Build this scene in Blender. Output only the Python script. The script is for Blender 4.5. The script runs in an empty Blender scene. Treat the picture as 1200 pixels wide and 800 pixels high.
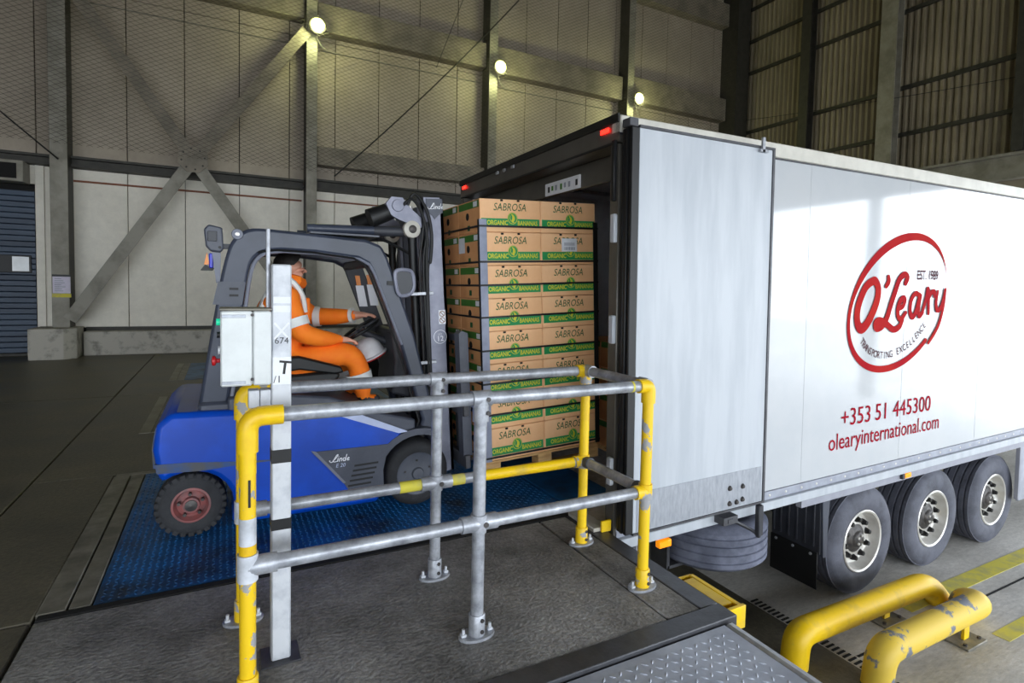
import bpy, math, random
from math import sin, cos, pi, radians as rad, sqrt, atan2
from mathutils import Vector, Matrix
random.seed(7)
S = bpy.context.scene
COL = S.collection

# ------------------------------------------------------------------ camera
FPX, PPX, PPY = 650.52, 600.0, 370.7            # focal length and principal point, 1200x800 frame
YAW, PITCH, ROLL = rad(62.526), rad(2.781), rad(-1.2534)
CAM = Vector((0, 0, 1.55))
f_ = Vector((cos(YAW)*cos(PITCH), sin(YAW)*cos(PITCH), -sin(PITCH)))
r_ = Vector((sin(YAW), -cos(YAW), 0)); d_ = f_.cross(r_)
r2 = r_*cos(ROLL) + d_*sin(ROLL); d2 = f_.cross(r2)
cd = bpy.data.cameras.new('camera'); cam = bpy.data.objects.new('camera', cd); COL.objects.link(cam)
cd.sensor_width = 36; cd.lens = FPX/1200*36; cd.shift_y = -(400-PPY)/1200; cd.clip_start = .05; cd.clip_end = 500
cam.matrix_world = Matrix(((r2.x, -d2.x, -f_.x, CAM.x), (r2.y, -d2.y, -f_.y, CAM.y), (r2.z, -d2.z, -f_.z, CAM.z), (0, 0, 0, 1)))
S.camera = cam
def at(px, py, ax, v):                          # the point of a pixel's ray on the plane axis=v
    d = r2*((px-PPX)/FPX) + d2*((py-PPY)/FPX) + f_
    return CAM + d*((v-CAM[ax])/d[ax])

# ------------------------------------------------------------------ sky, daylight, exposure
w = bpy.data.worlds.new('overcast_sky'); S.world = w; w.use_nodes = True
wn = w.node_tree.nodes; bg = wn['Background']
bg.inputs[0].default_value = (.86, .93, 1, 1); bg.inputs[1].default_value = 5.6
def portal(name, loc, rot, sx, sy):
    l = bpy.data.lights.new(name, 'AREA'); l.shape = 'RECTANGLE'; l.size = sx; l.size_y = sy; l.cycles.is_portal = True
    o = bpy.data.objects.new(name, l); COL.objects.link(o); o.location = loc; o.rotation_euler = rot
portal('daylight_portal', (16.6, 2.5, 1.6), (0, rad(90), 0), 5.5, 24)        # under the end wall, faces -x
portal('daylight_portal', (.7, -9.2, 1.75), (rad(90), 0, 0), 31, 5.9)         # open yard side, faces +y
S.view_settings.view_transform = 'Standard'; S.view_settings.look = 'None'
S.view_settings.gamma = 1; S.view_settings.use_curve_mapping = False
S.view_settings.exposure = 0.2
S.cycles.use_denoising = True
S.cycles.max_bounces = 8; S.cycles.diffuse_bounces = 5; S.cycles.glossy_bounces = 4
S.cycles.sample_clamp_indirect = 8

# ------------------------------------------------------------------ materials
def lin(c):
    return tuple((x/255/12.92 if x/255 <= .04045 else ((x/255+.055)/1.055)**2.4) for x in c) + (1,)
MATS = {}
def mat(name, col, rough=.6, metal=0, col2=None, scale=6, lo=.4, hi=.62, bump=0, bscale=60, emit=0, stretch=None, coat=0, spec=.5, rough2=None, detail=6, grain=0, gscale=38):
    if name in MATS: return MATS[name]
    m = bpy.data.materials.new(name); m.use_nodes = True; nt = m.node_tree; N = nt.nodes; Lk = nt.links
    b = N['Principled BSDF']; b.inputs['Roughness'].default_value = rough; b.inputs['Metallic'].default_value = metal
    b.inputs['Specular IOR Level'].default_value = spec; b.inputs['Coat Weight'].default_value = coat; b.inputs['Coat Roughness'].default_value = .06
    tc = N.new('ShaderNodeTexCoord'); mp = N.new('ShaderNodeMapping'); Lk.new(tc.outputs['Object'], mp.inputs[0])
    if stretch: mp.inputs['Scale'].default_value = stretch
    n = N.new('ShaderNodeTexNoise'); n.inputs['Scale'].default_value = scale; n.inputs['Detail'].default_value = detail; n.inputs['Roughness'].default_value = .62
    Lk.new(mp.outputs[0], n.inputs['Vector'])
    cr = N.new('ShaderNodeValToRGB'); cr.color_ramp.elements[0].position = lo; cr.color_ramp.elements[1].position = hi
    c1 = lin(col); c2 = lin(col2) if col2 else tuple(min(1, x*.86) for x in c1[:3]) + (1,)
    cr.color_ramp.elements[0].color = c1; cr.color_ramp.elements[1].color = c2
    Lk.new(n.outputs['Fac'], cr.inputs[0]); Lk.new(cr.outputs[0], b.inputs['Base Color'])
    if grain:
        g = N.new('ShaderNodeTexNoise'); g.inputs['Scale'].default_value = gscale; g.inputs['Detail'].default_value = 8; g.inputs['Roughness'].default_value = .75
        Lk.new(mp.outputs[0], g.inputs['Vector'])
        gr_ = N.new('ShaderNodeMapRange'); gr_.inputs[1].default_value = .35; gr_.inputs[2].default_value = .65; gr_.inputs[3].default_value = 1-grain; gr_.inputs[4].default_value = 1+grain*.6
        Lk.new(g.outputs['Fac'], gr_.inputs[0])
        mx = N.new('ShaderNodeVectorMath'); mx.operation = 'SCALE'; Lk.new(cr.outputs[0], mx.inputs[0]); Lk.new(gr_.outputs[0], mx.inputs['Scale'])
        Lk.new(mx.outputs[0], b.inputs['Base Color'])
    if rough2 is not None:
        mr = N.new('ShaderNodeMapRange'); mr.inputs[1].default_value = lo; mr.inputs[2].default_value = hi
        mr.inputs[3].default_value = rough; mr.inputs[4].default_value = rough2
        Lk.new(n.outputs['Fac'], mr.inputs[0]); Lk.new(mr.outputs[0], b.inputs['Roughness'])
    if bump:
        n2 = N.new('ShaderNodeTexNoise'); n2.inputs['Scale'].default_value = bscale; n2.inputs['Detail'].default_value = 4
        Lk.new(mp.outputs[0], n2.inputs['Vector'])
        bp = N.new('ShaderNodeBump'); bp.inputs['Strength'].default_value = bump; bp.inputs['Distance'].default_value = .01
        Lk.new(n2.outputs['Fac'], bp.inputs['Height']); Lk.new(bp.outputs[0], b.inputs['Normal'])
    if emit:
        b.inputs['Emission Color'].default_value = c1; b.inputs['Emission Strength'].default_value = emit
    MATS[name] = m; return m

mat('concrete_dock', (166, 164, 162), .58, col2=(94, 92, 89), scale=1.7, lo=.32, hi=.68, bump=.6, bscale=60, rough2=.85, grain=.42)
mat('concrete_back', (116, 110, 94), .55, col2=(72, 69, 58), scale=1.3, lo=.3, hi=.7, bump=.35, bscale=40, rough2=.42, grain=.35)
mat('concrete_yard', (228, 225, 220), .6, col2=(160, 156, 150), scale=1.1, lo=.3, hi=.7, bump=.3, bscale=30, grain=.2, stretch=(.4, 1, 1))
mat('concrete_block', (186, 182, 172), .85, col2=(104, 102, 95), scale=4, lo=.5, hi=.74, bump=.4, bscale=50)
mat('joint_dark', (22, 21, 20), .9)
mat('steel_dark', (84, 85, 90), .45, .3, col2=(66, 66, 70), scale=5, bump=.1)
mat('steel_edge', (146, 142, 130), .5, .2, col2=(104, 101, 92), scale=6, lo=.35, hi=.65)
mat('tread_grey', (200, 205, 218), .5, .2, col2=(150, 155, 168), scale=2.4, lo=.36, hi=.68)
mat('tread_blue', (24, 98, 160), .42, .1, col2=(34, 42, 50), scale=2.4, lo=.46, hi=.7, rough2=.5, grain=.35, gscale=12)
mat('panel_cream', (240, 235, 222), .5, col2=(222, 216, 201), scale=.8, lo=.3, hi=.75, bump=.05, bscale=8, grain=.08, gscale=5)
mat('panel_upper', (178, 166, 150), .6, col2=(154, 143, 128), scale=.8, lo=.3, hi=.75, grain=.1, gscale=5)
mat('steel_column', (148, 144, 132), .55, col2=(122, 118, 106), scale=2.5)
mat('steel_beam', (142, 133, 118), .6, col2=(116, 109, 96), scale=2)
mat('steel_black', (58, 56, 50), .6, col2=(46, 45, 40))
mat('cladding_corrugated', (158, 147, 124), .7, col2=(126, 116, 96), scale=.6, lo=.3, hi=.7)
mat('roof_dark', (86, 82, 74), .8)
mat('roller_blue', (58, 76, 98), .5, col2=(46, 60, 80), scale=2, stretch=(.3, 1, 3))
mat('rust_red', (130, 78, 52), .7)
mat('net_cord', (58, 54, 46), .8)
mat('cable_black', (20, 20, 20), .6)
mat('galvanised', (188, 191, 198), .4, .4, col2=(138, 141, 148), scale=14, lo=.35, hi=.68, bump=.06, grain=.15)
mat('galvanised_light', (214, 217, 224), .5, .15, col2=(176, 180, 186), scale=14, lo=.35, hi=.7)
mat('yellow_worn', (238, 196, 20), .45, .0, col2=(158, 158, 160), scale=9, lo=.555, hi=.575)
mat('yellow_paint', (240, 200, 16), .42, col2=(214, 168, 20), scale=8, lo=.4, hi=.7)
mat('yellow_scuffed', (250, 206, 10), .45, col2=(206, 172, 74), scale=7, lo=.52, hi=.78, rough2=.6)
mat('yellow_chipped', (230, 196, 70), .55, col2=(118, 122, 134), scale=4, lo=.52, hi=.55)
mat('yellow_line', (216, 204, 70), .7, col2=(176, 170, 110), scale=7, lo=.45, hi=.7)
mat('white_post', (206, 209, 214), .5, .1, col2=(176, 180, 188), scale=12, lo=.45, hi=.7)
mat('cabinet_grey', (218, 222, 222), .45, col2=(204, 208, 208), scale=5)
mat('white_trailer', (192, 195, 199), .07, coat=.6, col2=(187, 191, 196), scale=2)
mat('white_door', (188, 193, 200), .4, col2=(174, 180, 188), scale=1.6, stretch=(4, 1, .5))
mat('kick_plate', (174, 178, 186), .4, .45, col2=(148, 153, 162), scale=7, stretch=(6, 1, 1.5), lo=.35, hi=.7)
mat('rail_cream', (206, 203, 193), .4)
mat('trailer_grey', (162, 166, 178), .5, .2, col2=(146, 150, 162))
mat('chassis_grey', (150, 152, 164), .55)
mat('trailer_inside', (228, 230, 238), .4, col2=(216, 218, 226))
mat('portal_frame', (96, 93, 87), .38, .4)
mat('rubber_black', (16, 17, 19), .5)
mat('plastic_black', (54, 56, 63), .5, col2=(44, 45, 51))
mat('tyre', (92, 94, 106), .75, col2=(72, 74, 84), scale=5, bump=.2)
mat('tyre_tread', (50, 51, 58), .8)
mat('tyre_dirty', (118, 122, 140), .8, col2=(88, 92, 108), scale=5)
mat('alloy', (226, 224, 220), .3, .45, col2=(206, 202, 196))
mat('hub_dark', (84, 80, 78), .5, .4, col2=(60, 58, 58), scale=20)
mat('nut_black', (18, 18, 20), .4)
mat('amber', (255, 150, 10), .3, emit=.6)
mat('led_red', (255, 30, 20), .3, emit=6)
mat('print_red', (158, 8, 30), .8, spec=.1, col2=(176, 36, 30), scale=1.2)
mat('print_phone', (160, 2, 36), .8, spec=.1)
mat('print_grey', (84, 44, 52), .8, spec=.1)
mat('print_white', (236, 238, 244), .5)
mat('print_black', (30, 30, 32), .6)
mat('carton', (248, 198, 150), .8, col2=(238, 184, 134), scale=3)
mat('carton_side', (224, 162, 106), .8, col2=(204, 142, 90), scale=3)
mat('print_green', (24, 138, 74), .6, col2=(34, 146, 82))
mat('print_dark_green', (32, 92, 48), .6)
mat('print_olive', (66, 122, 44), .6)
mat('print_yellow', (214, 212, 52), .6)
mat('sticker', (232, 234, 240), .5)
mat('strap_black', (18, 18, 20), .5)
mat('guard_grey', (146, 152, 172), .5, col2=(126, 132, 152))
mat('pallet_wood', (214, 174, 118), .8, col2=(180, 138, 88), scale=4, stretch=(1, 1, 8))
mat('lift_blue', (0, 72, 190), .34, coat=.12, col2=(0, 62, 168), scale=3)
mat('lift_blue_dirty', (38, 70, 120), .5, col2=(70, 72, 78), scale=8, lo=.42, hi=.6)
mat('lift_grey', (74, 78, 90), .42, col2=(64, 68, 80))
mat('lift_frame', (62, 68, 84), .38, col2=(52, 58, 72), scale=3)
mat('lift_seal', (116, 120, 134), .5)
mat('mast_grey', (146, 148, 164), .45, .15, col2=(128, 130, 146))
mat('lavender', (186, 196, 226), .4)
mat('rim_red', (150, 86, 84), .6, col2=(120, 88, 88), scale=14)
mat('rim_grey', (86, 90, 100), .5, col2=(74, 78, 88))
mat('lift_tyre', (46, 47, 50), .8, col2=(34, 35, 38), scale=8, bump=.3)
mat('hivis_orange', (255, 132, 22), .75, col2=(250, 116, 14), scale=7, bump=.3, bscale=14)
mat('reflective', (226, 228, 226), .45)
mat('skin', (214, 156, 132), .55)
mat('hair', (34, 28, 25), .7, bump=.5, bscale=80)
mat('helmet_white', (236, 234, 238), .3)
mat('red_plastic', (190, 20, 30), .4)
mat('green_button', (30, 200, 150), .3, emit=.5)
mat('blue_lens', (20, 30, 190), .3)
mat('orange_lens', (230, 130, 10), .3)
mat('paper_lilac', (214, 208, 226), .6)
mat('mirror_dark', (24, 25, 28), .15, .6)
mat('window_glass', (210, 215, 218), .15)
mat('glass_grey', (170, 178, 180), .1)

# ------------------------------------------------------------------ mesh building
def catmull(P, n=6, closed=False):
    P = [Vector(p) for p in P]; out = []; m = len(P); segs = m if closed else m-1
    for i in range(segs):
        if closed: a, b, c, d = P[i-1], P[i], P[(i+1) % m], P[(i+2) % m]
        else: a, b, c, d = P[max(i-1, 0)], P[i], P[i+1], P[min(i+2, m-1)]
        for k in range(n):
            t = k/n
            out.append(.5*((2*b)+(c-a)*t+(2*a-5*b+4*c-d)*t*t+(3*b-a-3*c+d)*t**3))
    if not closed: out.append(P[-1])
    return out
def fillet(P, r, n=5):                        # round the corners of a polyline
    P = [Vector(p) for p in P]; out = [P[0]]
    for i in range(1, len(P)-1):
        a = (P[i-1]-P[i]); b = (P[i+1]-P[i]); q = min(r, a.length*.49, b.length*.49)
        s = P[i]+a.normalized()*q; e = P[i]+b.normalized()*q
        for k in range(n+1):
            t = k/n; out.append(s*(1-t)**2+P[i]*2*t*(1-t)+e*t*t)
    out.append(P[-1]); return out

class MB:
    def __init__(s): s.v = []; s.f = []; s.mi = []; s.cur = 0
    def face(s, *ids): s.f.append(tuple(ids)); s.mi.append(s.cur)
    def add(s, vs, fs, M=None):
        o = len(s.v)
        s.v += [tuple(M @ Vector(q)) if M else tuple(q) for q in vs]
        for q in fs: s.face(*[o+i for i in q])
        return s
    def box(s, lo, hi, bev=0, M=None):
        x0, y0, z0 = lo; x1, y1, z1 = hi
        if bev <= 0:
            vs = [(x0,y0,z0),(x1,y0,z0),(x1,y1,z0),(x0,y1,z0),(x0,y0,z1),(x1,y0,z1),(x1,y1,z1),(x0,y1,z1)]
            fs = [(0,3,2,1),(4,5,6,7),(0,1,5,4),(1,2,6,5),(2,3,7,6),(3,0,4,7)]
            return s.add(vs, fs, M)
        b = min(bev, (x1-x0)*.49, (y1-y0)*.49, (z1-z0)*.49); vs = []; idx = {}
        for sx in (0, 1):
            for sy in (0, 1):
                for sz in (0, 1):
                    c = [(x0, x1)[sx], (y0, y1)[sy], (z0, z1)[sz]]; sg = [(1, -1)[sx], (1, -1)[sy], (1, -1)[sz]]
                    for a in range(3):
                        p = [c[k] + (0 if k == a else sg[k]*b) for k in range(3)]
                        idx[(sx, sy, sz, a)] = len(vs); vs.append(tuple(p))
        fs = []
        for a in range(3):
            o1, o2 = (a+1) % 3, (a+2) % 3
            for sa in (0, 1):
                q = []
                for u, v_ in ((0,0),(1,0),(1,1),(0,1)):
                    k = [0, 0, 0]; k[a] = sa; k[o1] = u; k[o2] = v_; q.append(idx[(*k, a)])
                fs.append(tuple(q) if sa else tuple(reversed(q)))
            for u in (0, 1):
                for v_ in (0, 1):
                    k0 = [0,0,0]; k0[a] = 0; k0[o1] = u; k0[o2] = v_; k1 = list(k0); k1[a] = 1
                    q = [idx[(*k0, o1)], idx[(*k1, o1)], idx[(*k1, o2)], idx[(*k0, o2)]]
                    fs.append(tuple(q) if (u ^ v_) else tuple(reversed(q)))
        for sx in (0,1):
            for sy in (0,1):
                for sz in (0,1):
                    q = [idx[(sx,sy,sz,a)] for a in range(3)]
                    fs.append(tuple(q) if (sx+sy+sz) % 2 else tuple(reversed(q)))
        return s.add(vs, fs, M)
    def prism(s, poly, axis, a, b, M=None):    # polygon in the plane normal to axis, from a to b
        def P(u, v_, t): return {0: (t, u, v_), 1: (u, t, v_), 2: (u, v_, t)}[axis]
        n = len(poly); vs = [P(u, v_, a) for u, v_ in poly] + [P(u, v_, b) for u, v_ in poly]
        fs = [tuple(range(n)), tuple(range(2*n-1, n-1, -1))] + [(i, n+i, n+(i+1) % n, (i+1) % n) for i in range(n)]
        return s.add(vs, fs, M)
    def tube(s, path, r, n=10, caps=True, closed=False, M=None):
        P = [Vector(p) for p in path]; m = len(P); vs = []; fs = []
        rr = r if isinstance(r, (list, tuple)) else [r]*m
        nrm = None
        for i in range(m):
            if closed: t = P[(i+1) % m]-P[i-1]
            else: t = (P[min(i+1, m-1)]-P[max(i-1, 0)])
            t = t.normalized() if t.length > 1e-9 else Vector((0,0,1))
            if nrm is None:
                nrm = t.cross(Vector((0,0,1)));
                if nrm.length < 1e-3: nrm = t.cross(Vector((0,1,0)))
            else: nrm = nrm - t*nrm.dot(t)
            nrm.normalize(); bn = t.cross(nrm)
            for k in range(n):
                a = 2*pi*k/n; vs.append(P[i]+(nrm*cos(a)+bn*sin(a))*rr[i])
        for i in range(m if closed else m-1):
            j = (i+1) % m
            for k in range(n): fs.append((i*n+k, i*n+(k+1) % n, j*n+(k+1) % n, j*n+k))
        if caps and not closed: fs += [tuple(range(n-1, -1, -1)), tuple((m-1)*n+k for k in range(n))]
        return s.add(vs, fs, M)
    def lathe(s, prof, axis, c, n=24, M=None, caps=True):  # prof: (radius, offset along axis)
        c = Vector(c); vs = []; fs = []; m = len(prof)
        for r, h in prof:
            for k in range(n):
                a = 2*pi*k/n; u, v_ = r*cos(a), r*sin(a)
                vs.append(c+Vector({0: (h, u, v_), 1: (v_, h, u), 2: (u, v_, h)}[axis]))
        for i in range(m-1):
            for k in range(n): fs.append((i*n+k, i*n+(k+1) % n, (i+1)*n+(k+1) % n, (i+1)*n+k))
        if caps and prof[0][0] > 0: fs.append(tuple(range(n-1, -1, -1)))
        if caps and prof[-1][0] > 0: fs.append(tuple((m-1)*n+k for k in range(n)))
        return s.add(vs, fs, M)
    def cyl(s, a, b, r, n=14, M=None): return s.tube([a, b], r, n, M=M)
    def ribbon(s, pts, wid, M=None, th=.0):     # flat brush stroke in the xy plane
        P = [Vector((p[0], p[1], 2e-5*i)) for i, p in enumerate(pts)]; m = len(P); vs = []; fs = []
        ww = wid if isinstance(wid, (list, tuple)) else [wid]*m
        for i in range(m):
            t = (P[min(i+1, m-1)]-P[max(i-1, 0)]); t = t.normalized() if t.length > 1e-9 else Vector((1,0,0))
            nn = Vector((-t.y, t.x, 0))*ww[i]*.5
            vs += [P[i]+nn, P[i]-nn]
        for i in range(m-1): fs.append((2*i, 2*i+1, 2*i+3, 2*i+2))
        s.add(vs, fs, M)
        for e in (0, m-1):                      # round ends
            q = [P[e]+Vector((cos(2*pi*k/10)*ww[e]*.5, sin(2*pi*k/10)*ww[e]*.5, -6e-5 if e == 0 else 6e-5)) for k in range(10)]
            s.add(q, [tuple(range(10))], M)
        return s
    def text(s, body, M, size=1, shear=0, bold=0, sx=1, spacing=1, align='CENTER'):
        c = bpy.data.curves.new('t', 'FONT'); c.body = body; c.size = size; c.shear = shear; c.offset = bold
        c.align_x = align; c.align_y = 'CENTER'; c.space_character = spacing; c.resolution_u = 3
        o = bpy.data.objects.new('t', c); COL.objects.link(o)
        me = bpy.data.meshes.new_from_object(o.evaluated_get(bpy.context.evaluated_depsgraph_get()))
        s.add([(v.co.x*sx, v.co.y, v.co.z) for v in me.vertices], [tuple(p.vertices) for p in me.polygons], M)
        bpy.data.objects.remove(o); bpy.data.meshes.remove(me); bpy.data.curves.remove(c); return s
    def mesh(s, name, mats, origin=(0,0,0), smooth=40):
        me = bpy.data.meshes.new(name); O = Vector(origin)
        me.from_pydata([tuple(Vector(q)-O) for q in s.v], [], s.f)
        for m in (mats if isinstance(mats, (list, tuple)) else [mats]): me.materials.append(MATS[m])
        me.polygons.foreach_set('material_index', s.mi)
        if smooth:
            me.polygons.foreach_set('use_smooth', [True]*len(me.polygons)); me.update()
            me.set_sharp_from_angle(angle=rad(smooth))
        me.update(); return me
    def build(s, name, mats, parent=None, smooth=40, bevel=0, kind=None, label=None):
        O = root_origin(parent)
        o = bpy.data.objects.new(name, s.mesh(name, mats, O, smooth)); COL.objects.link(o)
        if parent is not None: o.parent = parent
        if bevel:
            m = o.modifiers.new('bevel', 'BEVEL'); m.width = bevel; m.segments = 2; m.limit_method = 'ANGLE'; m.angle_limit = rad(35)
        if kind: o['kind'] = kind
        if label: o['label'] = label
        return o
def root_origin(o):                            # parts are authored in the frame of their thing's own base
    if o is None: return (0, 0, 0)
    while o.parent is not None: o = o.parent
    return o.get('_org', (0, 0, 0)) if o.type == 'EMPTY' else (0, 0, 0)
def tag(o, label, cat, group=None):
    o['label'] = label; o['category'] = cat
    if group: o['group'] = group
    return o
def thing(name, label, cat, loc=(0,0,0), group=None, rot=None, local=False):
    o = bpy.data.objects.new(name, None); COL.objects.link(o); o.location = loc; o.empty_display_size = .1
    if rot: o.rotation_euler = rot
    if not local: o['_org'] = tuple(loc)
    return tag(o, label, cat, group)
def struct(o): o['kind'] = 'structure'; return o
def copy_tree(src, parent=None):
    c = src.copy(); COL.objects.link(c); c.parent = parent
    for ch in list(src.children): copy_tree(ch, c)
    return c
# planes for flat print: u,v of the print go to world axes
def faceY(x, y, z, rot=0): return Matrix.Translation((x, y, z)) @ Matrix(((1,0,0,0),(0,0,-1,0),(0,1,0,0),(0,0,0,1))) @ Matrix.Rotation(rot, 4, 'Z')   # seen from -y
def faceX(x, y, z, rot=0): return Matrix.Translation((x, y, z)) @ Matrix(((0,0,-1,0),(-1,0,0,0),(0,1,0,0),(0,0,0,1))) @ Matrix.Rotation(rot, 4, 'Z')   # seen from -x

# ================================================================== THE SETTING
GZ = -1.20                                     # yard level; the dock platform is z=0
WY, WX = 14.4, 16.32                           # back wall and end wall
fl = struct(MB().box((-15, -9, -1.20), (2.08, 3.16, -.12)).box((-15, 3.16, -1.15), (-.68, 5.3, -.12)).box((-15, 5.3, -1.15), (2.08, 14.4, -.12)).box((-.68, 3.16, -1.15), (2.08, 5.3, -.62)).build('floor', 'joint_dark'))
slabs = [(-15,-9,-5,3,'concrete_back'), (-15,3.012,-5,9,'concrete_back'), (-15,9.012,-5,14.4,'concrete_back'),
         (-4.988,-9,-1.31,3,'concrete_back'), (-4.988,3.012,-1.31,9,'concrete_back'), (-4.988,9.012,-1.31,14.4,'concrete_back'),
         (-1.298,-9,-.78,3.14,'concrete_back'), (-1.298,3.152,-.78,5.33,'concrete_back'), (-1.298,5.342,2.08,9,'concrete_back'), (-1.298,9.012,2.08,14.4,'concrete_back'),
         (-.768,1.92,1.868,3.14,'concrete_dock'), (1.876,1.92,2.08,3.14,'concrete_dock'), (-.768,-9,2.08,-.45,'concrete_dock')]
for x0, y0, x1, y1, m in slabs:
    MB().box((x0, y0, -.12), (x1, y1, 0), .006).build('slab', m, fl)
# steel frames that edge the pits and the platform
def edge(lo, hi, m): MB().box(lo, hi, .004).build('edge_strip', m, fl)
edge((2.083, 1.92, -.2), (2.20, 3.14, .002), 'steel_dark'); edge((2.083, 5.36, -.2), (2.20, 14.4, .002), 'steel_dark')
edge((-.765, 1.80, -.1), (2.20, 1.917, .004), 'steel_dark')
edge((-.765, 3.145, -.1), (2.20, 3.195, .003), 'joint_dark'); edge((-.765, 5.27, -.1), (2.20, 5.335, .003), 'steel_edge')
edge((-.775, 3.2, -.1), (-.665, 5.265, .004), 'steel_edge'); edge((-.765, -.445, -.1), (2.2, -.31, .004), 'steel_dark')
struct(MB().box((2.08, -9, GZ), (2.14, 14.4, -.2)).build('wall_dock_face', 'concrete_block'))
yard = struct(MB().box((-40, -60, GZ-.3), (60, 40, GZ)).build('floor_yard', 'concrete_yard'))
for (x0, x1, y0, y1) in [(5.35, 16, 2.56, 2.72), (5.62, 16, 1.98, 2.1), (8.2, 16, 2.28, 2.34)]:
    MB().box((x0, y0, GZ), (x1, y1, GZ+.003)).build('line_marking', 'yellow_line', yard)
MB().box((4.3, 2.40, GZ), (16, 2.42, GZ+.002)).build('expansion_joint', 'joint_dark', yard)
MB().box((2.14, -9, GZ), (4.17, 14.4, GZ+.004)).build('apron_dirt_and_shade', 'concrete_back', yard)  # dirt plus the shade beside the dock, put into a darker ground colour
dr = MB()
for k in range(46): dr.box((4.19, 1.3+k*.044, GZ), (4.28, 1.32+k*.044, GZ+.004))
dr.build('drain_slots', 'joint_dark', yard, kind='stuff')

# back wall: cladding panels with seams, cream below the beam, drab above
wb = struct(MB().box((-15, WY+.08, GZ-.1), (17, WY+.2, 12)).build('wall_back', 'joint_dark'))
seams = [-6.1, -3.32, -2.86, -1.81, -.75, .33, 1.4, 2.45, 3.52, 4.58, 5.65, 6.7, 7.76, 8.82, 9.88, 10.94, 12.0, 13.06, 14.12, 15.18, 16.3]
for a, b in zip(seams, seams[1:]):
    if a > -4:
        MB().box((a+.006, WY, .56), (b-.006, WY+.08, 3.95), .006).build('cladding_panel', 'panel_cream', wb)
    elif a > -7:
        MB().box((a+.006, WY, 3.45), (b-.006, WY+.08, 3.95), .006).build('cladding_panel', 'panel_cream', wb)
    p = MB(); p.box((a+.008, WY, 3.96), (b-.008, WY+.08, 7.45), .006).build('cladding_panel', 'panel_upper', wb)
    MB().box((a+.008, WY, 7.46), (b-.008, WY+.08, 12), .006).build('cladding_panel', 'panel_upper', wb)
MB().box((-15, WY, 3.96), (-6.11, WY+.08, 12)).build('cladding_panel', 'panel_upper', wb)
MB().box((-15, WY, 0), (-6.11, WY+.08, 3.95)).build('cladding_panel', 'panel_cream', wb)
MB().box((-2.74, WY-.02, 3.56), (1.68, WY-.004, 3.60)).build('rust_line', 'rust_red', wb)
MB().box((1.98, WY-.02, 3.60), (6.4, WY-.004, 3.64)).build('rust_line', 'rust_red', wb)
MB().box((-2.55, WY-.06, .5), (16, WY-.002, .575)).build('drip_rail', 'steel_black', wb)
struct(MB().box((-2.55, 14.05, 0), (16.2, WY-.002, .5), .02).build('baseboard_back', 'concrete_block'))
# roller door
rd = struct(MB().box((-6.08, WY+.02, 0), (-3.34, WY+.08, 3.4)).build('door_1', 'joint_dark'))
z = .06
while z < 3.3:
    MB().prism([(WY+.02, z), (WY-.012, z+.012), (WY-.012, z+.098), (WY+.02, z+.11)], 0, -6.06, -3.36).build('slat', 'roller_blue', rd); z += .112
MB().box((-6.06, WY-.05, 0), (-3.36, WY+.02, .058), .005).build('bottom_bar', 'steel_black', rd)
wp = MB().box((-4.6, WY-.03, 1.67), (-3.42, WY-.012, 2.02), .03).build('vision_frame', 'rubber_black', rd)
MB().box((-4.56, WY-.034, 1.70), (-3.98, WY-.0301, 1.99)).build('pane', 'window_glass', rd)
MB().box((-3.72, WY-.034, 1.70), (-3.46, WY-.0301, 1.99)).build('pane', 'window_glass', rd)
MB().box((-3.34, WY-.05, 0), (-3.2, WY-.001, 3.9), .004).build('door_jamb', 'panel_cream', rd)
hb = MB().box((-6.1, WY-.45, 3.42), (-3.42, WY-.02, 3.82), .01).build('shutter_box', 'steel_column', rd)
MB().box((-6.0, WY-.462, 3.47), (-3.52, WY-.4505, 3.76)).build('grille', 'joint_dark', rd)

# end wall: corrugated sheets above a header, open below it
wr = struct(MB().box((WX+.12, -9, 4.35), (WX+.2, WY+.2, 12)).build('wall_right', 'roof_dark'))
cg = MB(); pitch = .17; y = 2.0; pts = []
while y < WY:
    pts += [(y, WX+.11), (y+.04, WX+.02), (y+.10, WX+.02), (y+.14, WX+.11)]; y += pitch
vs = []; fs = []
for i, (yy, xx) in enumerate(pts): vs += [(xx, yy, 4.9), (xx, yy, 12)]
for i in range(len(pts)-1): fs.append((2*i, 2*i+1, 2*i+3, 2*i+2))
cg.add(vs, fs); cg.build('corrugated_sheet', 'cladding_corrugated', wr, smooth=0)
for z in (5.95, 7.2, 9.22, 10.3, 11.4):
    MB().box((WX-.06, -9, z-.05), (WX+.01, WY, z+.06), .008).build('sheeting_rail', 'steel_black', wr)
MB().box((WX-.2, -9, 4.35), (WX+.1, WY, 4.40)).box((WX-.2, -9, 4.9), (WX+.1, WY, 4.96)).box((WX-.06, -9, 4.38), (WX+.06, WY, 4.92)).build('header_beam', 'steel_column', wr)
MB().box((WX+.02, 5.7, GZ), (WX+.1, WY, 4.349)).build('lower_sheet', 'cladding_corrugated', wr)
struct(MB().box((-15.2, -9, 0), (-15, WY+.2, 12)).build('wall_left', 'panel_upper'))
struct(MB().box((-15.2, -9.3, 4.7), (WX+.2, -9.1, 12)).build('wall_front', 'panel_upper'))
struct(MB().box((-15.2, -9.3, 12), (WX+.2, WY+.2, 12.2)).build('ceiling', 'roof_dark'))

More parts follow.
